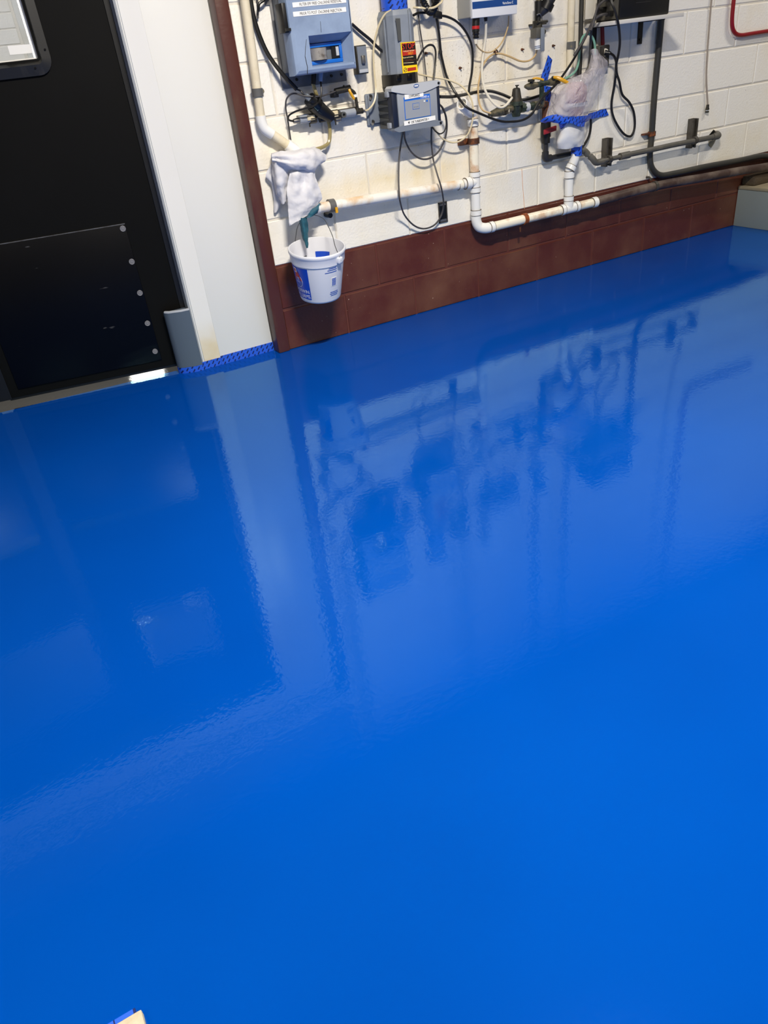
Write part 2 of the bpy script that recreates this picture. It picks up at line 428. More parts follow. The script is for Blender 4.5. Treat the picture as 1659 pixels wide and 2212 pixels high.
    def sheet(s, rows, nu=6, nv=6, thick=0.002, crumple=0.0, cs=25.0, seed=0.0):
        """soft sheet through a grid of points, smoothed both ways, with thickness"""
        R = [catmull(r, nu) for r in rows]
        cols = [catmull([R[i][j] for i in range(len(R))], nv) for j in range(len(R[0]))]
        nj = len(cols); ni = len(cols[0])
        g = [[cols[j][i].copy() for j in range(nj)] for i in range(ni)]
        nor = [[None] * nj for _ in range(ni)]
        for i in range(ni):
            for j in range(nj):
                du = g[i][min(j + 1, nj - 1)] - g[i][max(j - 1, 0)]; dv = g[min(i + 1, ni - 1)][j] - g[max(i - 1, 0)][j]
                q = du.cross(dv)
                nor[i][j] = q.normalized() if q.length > 1e-9 else Vector((0, -1, 0))
        if crumple:
            for i in range(ni):
                for j in range(nj):
                    p = g[i][j] * cs + Vector((seed, seed * 1.7, 0))
                    g[i][j] = g[i][j] + nor[i][j] * (crumple * (noise.noise(p) + 0.5 * abs(noise.noise(p * 2.3))))
        vs = [g[i][j] for i in range(ni) for j in range(nj)] + [g[i][j] - nor[i][j] * thick for i in range(ni) for j in range(nj)]
        o = ni * nj; fs = []
        for i in range(ni - 1):
            for j in range(nj - 1):
                a, b, c, d = i * nj + j, i * nj + j + 1, (i + 1) * nj + j + 1, (i + 1) * nj + j
                fs.append((a, b, c, d)); fs.append((a + o, d + o, c + o, b + o))
        for i in range(ni - 1):
            for j in (0, nj - 1):
                a, d = i * nj + j, (i + 1) * nj + j; fs.append((a, d, d + o, a + o))
        for j in range(nj - 1):
            for i in (0, ni - 1):
                a, b = i * nj + j, i * nj + j + 1; fs.append((a, a + o, b + o, b))
        return s.add(vs, fs)
    def mesh(s, name, origin, material, angle=40):
        me = bpy.data.meshes.new(name)
        me.from_pydata([tuple(p - origin) for p in s.v], [], s.f)
        bm = bmesh.new(); bm.from_mesh(me); bmesh.ops.recalc_face_normals(bm, faces=bm.faces); bm.to_mesh(me); bm.free()
        me.materials.append(MATS[material])
        for p in me.polygons: p.use_smooth = True
        me.set_sharp_from_angle(angle=math.radians(angle))
        return me
def link(name, me, loc, parent=None):
    o = bpy.data.objects.new(name, me); COL.objects.link(o); o.location = loc
    if parent is not None: o.parent = parent
    return o
def wloc(o):
    p = o.location.copy()
    while o.parent: o = o.parent; p += o.location
    return p
def part(name, mb, material, parent, label=None, angle=40):
    o = link(name, mb.mesh(name, wloc(parent), material, angle), (0, 0, 0), parent)
    if label: o['label'] = label
    return o
def tag(o, label, cat, group=None):
    o['label'] = label; o['category'] = cat
    if group: o['group'] = group
    return o
def thing(name, label, cat, loc, group=None):
    return tag(link(name, None, Vector(loc)), label, cat, group)
def single(name, mb, material, label, cat, group=None, angle=40):
    lo = Vector((min(p.x for p in mb.v), min(p.y for p in mb.v), min(p.z for p in mb.v)))
    hi = Vector((max(p.x for p in mb.v), max(p.y for p in mb.v), max(p.z for p in mb.v)))
    c = (lo + hi) / 2; c.z = lo.z
    return tag(link(name, mb.mesh(name, c, material, angle), c), label, cat, group)
def struct(name, mb, material, label=None, angle=40):
    lo = Vector((min(p.x for p in mb.v), min(p.y for p in mb.v), min(p.z for p in mb.v)))
    o = link(name, mb.mesh(name, lo, material, angle), lo); o['kind'] = 'structure'
    if label: o['label'] = label
    return o
def text(name, s, parent, material, origin, right, up, size, depth=0.0006, align='LEFT', width=None):
    """flat lettering as a thin mesh on a surface; origin = left end of the baseline"""
    cu = bpy.data.curves.new('lettering', 'FONT'); cu.body = s; cu.size = size; cu.extrude = depth / 2; cu.align_x = align
    cu.resolution_u = 2
    t = bpy.data.objects.new('lettering', cu)
    COL.objects.link(t)
    dg = bpy.context.evaluated_depsgraph_get()
    me = bpy.data.meshes.new_from_object(t.evaluated_get(dg))
    bpy.data.objects.remove(t, do_unlink=True)
    right = Vector(right).normalized(); up = Vector(up).normalized(); nn = right.cross(up)
    xs = [v.co.x for v in me.vertices] or [0]
    k = 1.0
    if width: k = width / max(1e-6, (max(xs) - min(xs)))
    wl = wloc(parent)
    for v in me.vertices:
        v.co = Vector(origin) + right * (v.co.x * k) + up * v.co.y + nn * (v.co.z + depth / 2) - wl
    me.materials.append(MATS[material])
    return link(name, me, (0, 0, 0), parent)
def rise(px, py, off, up=(1.45, 0.8, 0.35, 0.12)):
    """points straight above a place on the wall, for runs that go on up to the ceiling"""
    p = P(px, py, off)
    return [Vector((p.x, p.y, min(CEIL - 0.004, p.z + u))) for u in up]
def pxtube(pts, wpx, smooth=6, n=8, mb=None):
    """tube through (px, py, off) points, wpx wide in the photograph"""
    q = [p if isinstance(p, Vector) else P(*p) for p in pts]; mid = [p for p in pts if not isinstance(p, Vector)]; mid = mid[len(mid) // 2]
    return (mb or MB()).tube(q, RAD(*mid, wpx), n, smooth=smooth)
SC.cycles.use_denoising = True
SC.cycles.max_bounces = 8
SC.cycles.transparent_max_bounces = 12

# ================================================================== THE SETTING
ROOM_L, ROOM_R, ROOM_F = -4.2, 5.0, -6.2
XW0, XW1 = -0.335, 4.95           # the block wall's ends
EDGE = [(-2.7, 0.30), (-1.7, 0.235), (-1.25, 0.185), (-0.88, 0.148), (-0.70, 0.13)]          # paint line of the blue floor under the door
struct('floor', MB().prism([(x, y, -0.12) for x, y in [(ROOM_L, ROOM_F), (ROOM_R, ROOM_F), (ROOM_R, 0.13)] + EDGE[::-1] + [(ROOM_L, 0.30)]], (0, 0, 0.12)), 'floor_blue', 'glossy bright blue epoxy floor')
struct('floor_hall', MB().prism([(x, y + 0.0001, -0.12) for x, y in EDGE + [(1.2, 0.13), (1.2, 3.9), (-2.7, 3.9)]], (0, 0, 0.12)), 'floor_grey', 'glossy grey floor of the room behind the door')
struct('ceiling', MB().box((ROOM_L, ROOM_F, CEIL), (ROOM_R, 0.4, CEIL + 0.1)), 'ceiling_paint')
struct('wall_left', MB().box((ROOM_L - 0.1, ROOM_F, 0), (ROOM_L, 0.4, CEIL)), 'wall_paint')
struct('wall_right', MB().box((ROOM_R, ROOM_F, 0), (ROOM_R + 0.1, 0.4, CEIL)), 'wall_paint')
struct('wall_front', MB().box((ROOM_L, ROOM_F - 0.1, 0), (ROOM_R, ROOM_F, CEIL)), 'wall_paint')
# ---- block wall: every block its own piece
BW, BH, GAP, Z0 = 0.4064, 0.2032, 0.009, -0.0048
wall = struct('wall_back', MB().box((XW0, 0.0045, 0), (XW1, 0.19, CEIL)), 'mortar_white', 'painted concrete block wall, white above a maroon band')
lowband = part('mortar_band', MB().box((XW0, 0.0040, 0.0), (XW1, 0.02, 2 * BH + Z0 + 0.004)), 'mortar_brown', wall, 'maroon mortar joints of the painted band')
BLOCKS = {}
def block_mesh(wd, ht, material):
    k = (round(wd, 3), round(ht, 3), material)
    if k not in BLOCKS:
        mb = MB(); h = 0.0035; d = 0.03
        x, z = wd / 2, ht / 2
        vs = [(-x, d, -z), (x, d, -z), (x, d, z), (-x, d, z), (-x, h, -z), (x, h, -z), (x, h, z), (-x, h, z),
              (-x + h, 0, -z + h), (x - h, 0, -z + h), (x - h, 0, z - h), (-x + h, 0, z - h)]
        fs = [(0, 1, 5, 4), (1, 2, 6, 5), (2, 3, 7, 6), (3, 0, 4, 7), (4, 5, 9, 8), (5, 6, 10, 9), (6, 7, 11, 10), (7, 4, 8, 11), (8, 9, 10, 11)]
        mb.add(vs, fs); me = mb.mesh('block', Vector((0, 0, 0)), material, 20); BLOCKS[k] = me
    return BLOCKS[k]
def course_blocks(parent, x0, x1, y, zlo, zhi, shift, bw, material, flip=1):
    wl = wloc(parent)
    k = math.floor((x0 - shift) / bw)
    while shift + k * bw < x1:
        a = max(x0, shift + k * bw + GAP / 2); b = min(x1, shift + (k + 1) * bw - GAP / 2)
        if b - a > 0.03:
            jit = random.uniform(-0.0008, 0.0008)
            o = link('block', block_mesh(b - a, zhi - zlo, material), Vector(((a + b) / 2, y + jit, (zlo + zhi) / 2)) - wl, parent)
        k += 1
for c in range(15):
    zlo = max(0.001, c * BH + Z0 + GAP / 2); zhi = min(CEIL - 0.002, (c + 1) * BH + Z0 - GAP / 2)
    course_blocks(wall, XW0, XW1, 0.0, zlo, zhi, 0.0 if c % 2 == 0 else BW / 2, BW, 'block_brown' if c < 2 else 'block_white')
# ---- brown steel post at the end of the block wall, white casing, header
post = struct('trim_1', MB().box((-0.395, -0.012, 0), (-0.336, 0.058, 2.335), 0.006), 'post_brown', 'chipped maroon steel post beside white casing')
struct('trim_2', MB().box((-2.95, -0.004, 2.336), (-0.336, 0.058, 2.42), 0.002), 'panel_white', 'white head rail over the door')
cas = struct('trim_3', MB().box((-0.668, 0.06, 0.0), (-0.396, 0.20, 2.335), 0.002), 'panel_white', 'white door casing panel')
part('casing_strip', MB().prism([(-0.745, 0.068, 0), (-0.745, 0.2, 0), (-0.668, 0.2, 0), (-0.668, 0.0595, 0)], (0, 0, 2.12)), 'casing_white', cas)
part('edge_channel', MB().box((-0.762, 0.066, 0.0), (-0.7455, 0.19, 2.12)).box((-0.7585, 0.0625, 0.0), (-0.754, 0.067, 2.12)), 'alu', cas, 'thin grey metal edge channel')
part('edge_bead', MB().box((-0.7535, 0.0615, 0.0), (-0.7495, 0.07, 2.12)), 'panel_white', cas)
struct('trim_4', MB().box((-2.86, 0.06, 2.12), (-0.668, 0.20, 2.335), 0.002), 'panel_white', 'white header panel over the door')
struct('trim_5', MB().box((-2.86, 0.06, 0.0), (-2.56, 0.20, 2.12), 0.002), 'panel_white', 'white casing at the far side of the door')
struct('trim_6', MB().box((-2.95, -0.012, 0), (-2.87, 0.058, 2.34), 0.006), 'post_brown')
struct('wall_door_head', MB().box((-2.95, 0.0, 2.42), (XW0 - 0.001, 0.19, CEIL)), 'wall_paint')
struct('wall_door_side', MB().box((ROOM_L, 0.0, 0), (-2.951, 0.19, CEIL)), 'wall_paint')
# ---- grey jamb guard
gd = MB(); foot = [(-0.7625, 0.052), (-0.7625, 0.118), (-0.868, 0.118), (-0.868, 0.098), (-0.852, 0.078), (-0.80, 0.056)]
gd.prism([(x, y, 0.028) for x, y in foot], (0, 0, 0.262))
g = thing('jamb_guard', 'grey plastic guard at foot of white door casing', 'jamb guard', (-0.815, 0.085, 0.028))
part('body', gd, 'guard_grey', g, angle=60)
part('top_lip', MB().prism([(x * 1.0, y, 0.2905) for x, y in [(-0.868, 0.098), (-0.852, 0.078), (-0.80, 0.056), (-0.7625, 0.052), (-0.7625, 0.060), (-0.80, 0.065), (-0.846, 0.086), (-0.861, 0.102)]], (0, 0, 0.008)), 'box_light', g)
# ---- black swing door with window and kick plate
DY = 0.125
def door(name, x0, x1, wx0, wx1, lab, detail=True):
    d = struct(name, MB().box((x0, DY, 0.034), (x1, DY + 0.04, 1.31)).box((x0, DY, 1.31), (wx0, DY + 0.04, 1.74)).box((wx1, DY, 1.31), (x1, DY + 0.04, 1.74)).box((x0, DY, 1.74), (x1, DY + 0.04, 2.11)), 'door_black', lab)
    # window frame with rounded corners
    def rrect(a0, a1, b0, b1, r, n=6):
        out = []
        for (cx, cz, t0) in ((a1 - r, b1 - r, 0), (a0 + r, b1 - r, 90), (a0 + r, b0 + r, 180), (a1 - r, b0 + r, 270)):
            for k in range(n + 1):
                t = math.radians(t0 + 90 * k / n); out.append((cx + r * math.cos(t), cz + r * math.sin(t)))
        return out
    o = rrect(wx0 - 0.046, wx1 + 0.046, 1.256, 1.79, 0.055); i1 = rrect(wx0 - 0.014, wx1 + 0.014, 1.292, 1.754, 0.02); i = rrect(wx0, wx1, 1.312, 1.738, 0.006)
    fm = MB(); n = len(o)
    rings = [[Vector((x, DY, z)) for x, z in o], [Vector((x, DY - 0.010, z)) for x, z in o], [Vector((x, DY - 0.018, z)) for x, z in i1], [Vector((x, DY + 0.016, z)) for x, z in i]]
    fm.add([p for r in rings for p in r], [(a * n + k, a * n + (k + 1) % n, (a + 1) * n + (k + 1) % n, (a + 1) * n + k) for a in range(3) for k in range(n)])
    if not detail: fm = MB().box((x0 + 0.02, DY - 0.002, 1.25), (x1 - 0.02, DY + 0.03, 1.8))
    wf = part('window_frame' if detail else 'upper_panel', fm, 'rubber_black', d, 'black moulded rubber window frame' if detail else None, 30)
    if detail: part('glazing_bead', MB().box((wx1 - 0.010, DY + 0.017, 1.312), (wx1 + 0.002, DY + 0.03, 1.738)).box((wx0 - 0.002, DY + 0.017, 1.312), (wx0 + 0.010, DY + 0.03, 1.738)).box((wx0 + 0.01, DY + 0.017, 1.31), (wx1 - 0.01, DY + 0.03, 1.316)), 'label_white', wf, 'white glazing bead')
    if detail: part('pane', MB().box((wx0 - 0.004, DY + 0.019, 1.308), (wx1 + 0.004, DY + 0.023, 1.742)), 'glass_clear', d)
    if detail:
        for (px, py) in ((100, 105), (79, 146)):
            p = P(px, py, -(DY - 0.015)); part('screw', MB().cyl(p, p + OUT * 0.004, 0.004, 0.003, 10), 'black_gloss', wf)
    kx0, kx1 = (x0 + 0.06, x1 - 0.157) if detail else (x0 + 0.15, x1 - 0.06)
    kp = part('kick_plate', MB().box((kx0, DY - 0.007, 0.07), (kx1, DY, 0.685), 0.002), 'kick_black', d, 'glossy black scuffed kick plate')
    part('plate_edge', MB().box((kx0, DY - 0.0075, 0.6845), (kx1, DY - 0.001, 0.6875)), 'steel', kp)
    if detail: part('edge_seal', MB().box((x0 - 0.085, DY - 0.006, 0.03), (x0 + 0.02, DY - 0.001, 2.1)).box((x1 - 0.015, DY - 0.006, 0.05), (x1 + 0.005, DY - 0.001, 2.1)), 'black', d)  # left strip widened to block hall light between the leaves
    part('door_sweep', MB().box((x0 + 0.01, DY + 0.004, 0.022), (x1 - 0.01, DY + 0.016, 0.080)), 'black', d)
    if detail:
        for (px, py) in ((268, 496), (287.5, 568), (305, 636), (321.5, 702), (338, 763)):
            p = P(px, py, -(DY - 0.007)); bo = MB().lathe(p, OUT, [(0, 0.0125), (0.002, 0.0125), (0.003, 0.0108), (0.0022, 0.0098), (0.0022, 0.0062), (0.0042, 0.0054), (0.0042, 0.002)], 16)
            part('bolt', bo, 'bolt_grey', kp, 'round grey bolt head')
    return d
d1 = door('door_1', -1.635, -0.768, -1.43, -1.073, 'black swing door with window and kick plate')
d2 = door('door_2', -2.55, -1.645, -2.2, -1.85, 'left leaf of the black swing door pair', False)
# sticker on the pane
sy = -(DY + 0.018)
c = [P(14, 97, sy), P(66, 93.5, sy), P(70.5, 113, sy), P(20, 117, sy)]
st = part('sticker', MB().prism(c, (0, -0.0006, 0)), 'label_white', d1, 'white maker sticker on the glass')
ax = (c[1] - c[0]).normalized(); au = Vector((0, 0, 1))
part('logo', MB().prism([P(27, 102.5, sy - 0.0008), P(32, 102, sy - 0.0008), P(33, 106.5, sy - 0.0008), P(28, 107, sy - 0.0008)], (0, -0.0005, 0)), 'maroon', st)
text('lettering', 'Chase Doors', st, 'ink', P(34, 106.5, sy - 0.001), ax, au, 0.011, 0.0003, width=0.052)
def swing(o, hinge_x, deg):
    R = Matrix.Rotation(math.radians(deg), 3, 'Z'); pv = Vector((hinge_x, DY, 0))
    o.location = pv + R @ (o.location - pv); o.rotation_euler = (0, 0, math.radians(deg))
swing(d1, -0.768, -10.5)      # both leaves stand slightly pushed in
swing(d2, -2.55, 10.5)
# ---- the room behind the door
hall = struct('wall_hall', MB().box((-2.7, 3.8045, 0), (1.2, 3.95, 2.8)), 'mortar_white', 'white block wall of the room behind the door')
for cc in range(12, 20):
    course_blocks(hall, -1.9, -0.66, 3.8, cc * 0.1016 + 0.004, (cc + 1) * 0.1016 - 0.004, 0 if cc % 2 else 0.2, BW, 'block_white')
struct('wall_hall_left', MB().box((-2.8, 0.2, 0), (-2.7, 3.95, 2.8)), 'wall_paint')
struct('wall_hall_right', MB().box((1.2, 0.2, 0), (1.3, 3.95, 2.8)), 'wall_paint')
struct('ceiling_hall', MB().box((-2.8, 0.2, 2.8), (1.3, 3.95, 2.9)), 'ceiling_paint')
wn = struct('window_1', MB().box((-0.64, 3.77, 1.1), (-0.60, 3.804, 2.1)).box((-0.28, 3.77, 1.1), (-0.24, 3.804, 2.1)).box((-0.6, 3.77, 1.06), (-0.28, 3.804, 1.1)).box((-0.6, 3.77, 2.06), (-0.28, 3.804, 2.1)), 'panel_white', 'bright window in the room behind the door')
part('pane', MB().box((-0.6, 3.785, 1.1), (-0.28, 3.80, 2.06)), 'glow_window', wn)
# ---- lamps on the ceiling (light comes from the area lights set above)
for i, (lx, ly, ll, lw, le) in enumerate(LAMPS):
    t = thing('ceiling_light', ['linear ceiling light nearest the camera', 'linear ceiling light above the concrete curb', 'added unseen ceiling light that brightens the door side', 'linear ceiling light at the back of the room'][i], 'ceiling light', (lx, ly, CEIL))
    part('housing', MB().box((lx - ll / 2 - 0.03, ly - lw / 2 - 0.03, CEIL - 0.06), (lx + ll / 2 + 0.03, ly + lw / 2 + 0.03, CEIL), 0.006), 'lamp_body', t)
    part('diffuser', MB().box((lx - ll / 2, ly - lw / 2, CEIL - 0.075), (lx + ll / 2, ly + lw / 2, CEIL - 0.06)), 'lamp_face', t)
t = thing('ceiling_light', 'linear ceiling light in the room behind the door', 'ceiling light', (-1.2, 2.3, 2.8))
part('housing', MB().box((-1.85, 2.2, 2.72), (-0.55, 2.4, 2.8), 0.006), 'lamp_body', t)
# ---- concrete curb at the right end of the wall
cb = thing('concrete_curb', 'grey painted concrete curb at right end of wall', 'curb', (3.9, -0.8, 0))
part('body', MB().box((2.842, -1.7, 0), (XW1, -0.002, 0.222), 0.004), 'curb_grey', cb, 'grey painted side of the curb')
part('top', MB().box((2.838, -1.704, 0.2222), (XW1, -0.002, 0.243), 0.006), 'concrete', cb, 'bare dusty concrete top of the curb')
single('timber_block', MB().box((2.862, -0.10, 0.2435), (4.9, -0.004, 0.300), 0.012), 'dirt_timber', 'dirty timber block lying on concrete curb under pipe', 'timber')
# ---- concrete pad corner at the lower left
pd = thing('concrete_pad', 'bare concrete pad corner at bottom left of floor', 'pad', (-1.95, -2.85, 0))
part('slab', MB().box((-2.2, -3.1, 0.0), (-1.714, -2.634, 0.016), 0.002), 'concrete_tan', pd)
single('masking_tape', MB().box((-2.2, -2.6335, 0.0), (-1.722, -2.626, 0.014)), 'tape_blue', 'blue masking tape along edge of bare concrete pad', 'tape')
# ---- masking tape along the casing foot
tb = MB().box((-0.668, 0.0555, 0.0), (-0.396, 0.0598, 0.042)).box((-0.762, 0.058, 0.0), (-0.668, 0.0615, 0.036))
single('masking_tape', tb, 'tape_blue', 'blue printed masking tape along foot of white casing', 'tape')
tb = MB().prism([(x, y, 0.0) for x, y in [(-0.7625, 0.0515), (-0.7625, 0.118), (-0.869, 0.118), (-0.869, 0.0975), (-0.853, 0.0775), (-0.80, 0.0555)]], (0, 0, 0.0275))
single('masking_tape', tb, 'tape_blue', 'blue printed masking tape under grey jamb guard', 'tape')

# ================================================================== LEFT GROUP: conduit, analyzer, cloth, bucket
def strap(parent, name, c, axis, r, h, material, lug=None, lugr=0.012):
    """pipe clamp: a ring round the pipe with a screw lug to the wall"""
    mb = MB().ring(c, axis, r * 1.0, r + 0.005, h)
    o = part(name, mb, material, parent)
    if lug is not None:
        q = Vector(c) + Vector(lug)
        part('clamp_screw', MB().cyl(Vector((q.x, -0.0005, q.z)), Vector((q.x, -0.02, q.z)), lugr, lugr * 0.8, 12), material, o)
    return o
# cream conduit with elbow running down behind the cloth
t = thing('drain_conduit', 'cream plastic conduit with elbow beside maroon post', 'conduit', (-0.24, -0.04, 0.75))
a = rise(529, 5, 0.035, (1.75,)) + [P(529, 5, 0.035), P(546, 125, 0.035), P(563, 252, 0.035)]
R1 = RAD(546, 125, 0.035, 20)
part('pipe', MB().tube(a, R1, 16), 'conduit_cream', t)
e = [P(562.5, 250, 0.035), P(565.5, 266, 0.035), P(572, 279, 0.035), P(588, 290, 0.035)]
part('elbow', MB().tube(e, R1 * 1.18, 16, smooth=5), 'pvc_clean', t, 'white elbow fitting')
b = [P(582, 286, 0.035), P(629, 319, 0.035)]
part('pipe', MB().tube(b, R1, 16), 'conduit_cream', t)
part('hub', MB().tube([P(620, 312, 0.035), P(640, 326, 0.04)], R1 * 1.25, 16), 'pvc_clean', t)
part('pipe', MB().tube([P(636, 323, 0.04), P(650, 345, 0.045), P(662, 430, 0.05)], R1 * 1.15, 16, smooth=5), 'pvc_clean', t)
strap(t, 'clamp', P(556, 200, 0.035), P(563, 252, 0.035) - P(546, 125, 0.035), R1, 0.03, 'clamp_grey', (0.028, 0, 0.002))
# black cables at the left
single('cable', pxtube(rise(540, -10, 0.02, (1.75, 0.9, 0.4, 0.14)) + [(540, -10, 0.02), (548, 35, 0.02), (562, 80, 0.022), (582, 122, 0.03), (612, 162, 0.05), (641, 193, 0.06)], 9.5), 'cable_black', 'thick black cable curving down left of blue analyzer', 'cable')
single('cable', pxtube(rise(556, 0, 0.012, (1.75, 0.9, 0.4, 0.14)) + [(556, 0, 0.012), (557, 40, 0.012)], 4), 'cable_grey', 'thin grey cable hanging straight left of analyzer', 'cable')
single('wall_hook', pxtube([(590, -30, 0.03), (572, -2, 0.035), (560, 8, 0.035), (558, 24, 0.03)], 6), 'black', 'small black hooked cable end beside analyzer mounting tab', 'hook')
single('mounting_tab', MB().box(P(572, 12, 0.0), P(579, -40, 0.006)), 'plate_grey', 'small grey metal tab on wall left of analyzer', 'bracket')

# ---- blue chlorine analyzer
AX0, AX1, AZ0, AZ1 = -0.160, 0.125, 1.150, 1.570
t = thing('analyzer', 'light blue wall analyzer with recessed blue framed window', 'analyzer', (-0.015, -0.08, AZ0))
part('back_plate', MB().box((-0.165, -0.008, 1.106), (0.143, 0.0, 1.60), 0.002), 'plate_grey', t, 'grey metal mounting plate')
for q in (P(641, 172, 0.01), P(716, 164, 0.01), P(738, 161, 0.01)):
    part('screw', MB().cyl(q, q + OUT * 0.006, 0.006, 0.005, 10), 'bronze_dark', t)
part('housing', MB().box((AX0 + 0.004, -0.09, AZ0 + 0.012), (AX1 - 0.006, -0.008, AZ1 - 0.01), 0.01), 'analyzer_grey', t, 'grey rear housing')
LF = 0.158                                                    # lid front
hx = [P(666, 77, LF).x, P(761, 69, LF).x, P(673, 145.5, LF).z, P(666, 77.5, LF).z]
hx0, hx1, hz0, hz1 = hx
ins = 0.012; LB = 0.088; dp = 0.06
ix0, ix1, iz0, iz1 = hx0 + 0.006, hx1 - 0.030, hz0 + 0.006, hz1 - 0.028
def rect(x0, x1, z0, z1, off): return [Vector((x0, -off, z0)), Vector((x1, -off, z0)), Vector((x1, -off, z1)), Vector((x0, -off, z1))]
lid = MB()
rings = [rect(AX0, AX1, AZ0, AZ1, LB), rect(AX0, AX1, AZ0, AZ1, LF - 0.018), rect(AX0 + 0.005, AX1 - 0.005, AZ0 + 0.005, AZ1 - 0.005, LF - 0.006),
         rect(AX0 + 0.016, AX1 - 0.014, AZ0 + 0.016, AZ1 - 0.016, LF), rect(hx0, hx1 - 0.002, hz0, hz1, LF), rect(ix0, ix1, iz0, iz1, LF - dp)]
lid.add([p for r in rings for p in r], [(i * 4 + k, i * 4 + (k + 1) % 4, (i + 1) * 4 + (k + 1) % 4, (i + 1) * 4 + k) for i in range(5) for k in range(4)] + [(3, 2, 1, 0)])
ld_ = part('lid', lid, 'analyzer_blue', t, 'scuffed light blue lid', 25)
fr = MB(); fo = LF - dp
for (x0, x1, z0, z1) in ((ix0, ix1, iz1 - 0.014, iz1), (ix0, ix1, iz0, iz0 + 0.014), (ix0, ix0 + 0.014, iz0 + 0.014, iz1 - 0.014), (ix1 - 0.012, ix1, iz0 + 0.014, iz1 - 0.014)):
    fr.box((x0, -fo - 0.010, z0), (x1, -fo, z1), 0.002)
part('window_frame', fr, 'analyzer_frame', ld_, 'bright blue window frame')
part('cell', MB().cyl((ix0 + 0.056, -fo + 0.010, iz0 + 0.016), (ix0 + 0.056, -fo + 0.010, iz1 - 0.016), 0.040, None, 24).obox((ix0 + 0.04, -fo + 0.001, (iz0 + iz1) / 2), (0.03, 0.001, (iz1 - iz0) / 2 - 0.014), (XA, OUT, UP)), 'cell_silver', ld_, 'silver measuring cell behind the window')
part('display', MB().box((ix1 - 0.046, -fo - 0.004, iz0 + 0.016), (ix1 - 0.013, -fo - 0.001, iz1 - 0.016)), 'black', ld_)
part('display_tag', MB().box((ix1 - 0.027, -fo - 0.006, iz0 + 0.024), (ix1 - 0.014, -fo - 0.004, iz1 - 0.018)), 'box_light', ld_)
for z in (1.300, 1.50):
    part('latch', MB().box((AX0 - 0.014, -0.146, z), (AX0 + 0.004, -0.080, z + 0.098), 0.003).box((AX0 - 0.014, -0.1595, z + 0.004), (AX0 + 0.006, -0.146, z + 0.014)), 'black', t, 'black side latch')
for k in range(6):
    z = 1.185 + k * 0.024
    part('connector', MB().cyl((AX1 - 0.002, -0.075, z), (AX1 + 0.014, -0.075, z), 0.007, 0.006, 10), 'bronze_dark', t)
LFx = -LF - 0.0004
def strip(parent, x0, x1, z0, z1, y, tilt=0.0, material='label_white', name='label_strip', th=0.001):
    c = Vector(((x0 + x1) / 2, y - th / 2, (z0 + z1) / 2)); r = Vector((math.cos(tilt), 0, math.sin(tilt))); u = Vector((-math.sin(tilt), 0, math.cos(tilt)))
    return part(name, MB().obox(c, ((x1 - x0) / 2, th / 2, (z1 - z0) / 2), (r, OUT, u)), material, parent)
A = P(634, 11, LF); Bq = P(745, 0.5, LF)
s1 = strip(t, -0.133, 0.102, 1.379, 1.395, LFx)
text('lettering', 'FILTER EFF FREE CHLORINE RESIDUAL', s1, 'ink', (-0.105, LFx - 0.0012, 1.3825), XA, UP, 0.0135, width=0.185)
s2 = strip(t, -0.136, 0.098, 1.349, 1.365, LFx)
text('lettering', 'PRIOR TO POST CHLORINE INJECTION', s2, 'ink', (-0.108, LFx - 0.0012, 1.3525), XA, UP, 0.0135, width=0.185)
crk = MB()
for (pa, pb, wpx) in (((660, 100), (659, 122), 1.2), ((659, 122), (664, 145), 1.6), ((664, 145), (664, 160), 1.6), ((692, 46), (694, 70), 1.0), ((662, 85), (660, 100), 1.0)):
    crk.tube([P(*pa, LF), P(*pb, LF)], RAD(*pa, LF, wpx), 6)
o_ = part('crack', crk, 'ink', ld_, 'dark crack down the lid'); o_['kind'] = 'stuff'
# tubing stubs under the analyzer
part('drain_stub', MB().cyl(P(678, 158, 0.06), P(677, 182, 0.06), 0.011, 0.010, 14), 'black', t)
part('cable_gland', MB().cyl(P(692, 156, 0.07), P(692, 176, 0.07), 0.012, 0.009, 14), 'analyzer_blue', t)
# ---- grey switch box right of the analyzer
sb = thing('switch_box', 'small grey switch box on wall right of analyzer', 'switch', P(781, 130, 0.02))
x0, x1 = P(771, 128, 0.045).x, P(794, 128, 0.045).x
z0, z1 = P(783, 160, 0.045).z, P(783, 97, 0.045).z
part('body', MB().box((x0, -0.045, z0), (x1, 0.0, z1), 0.003), 'bronze_dark', sb)
part('cover', MB().box((x0 + 0.004, -0.048, z0 + 0.004), (x1 - 0.003, -0.045, z1 - 0.004)), 'box_mid', sb, 'grey cover plate')
part('toggle', MB().box((x0 + 0.018, -0.060, (z0 + z1) / 2 - 0.015), (x0 + 0.034, -0.048, (z0 + z1) / 2 + 0.015), 0.002), 'steel', sb, 'metal toggle')
part('label_strip', MB().box((x0 + 0.006, -0.0487, z0 + 0.006), (x1 - 0.005, -0.048, z0 + 0.018)), 'box_light', sb)
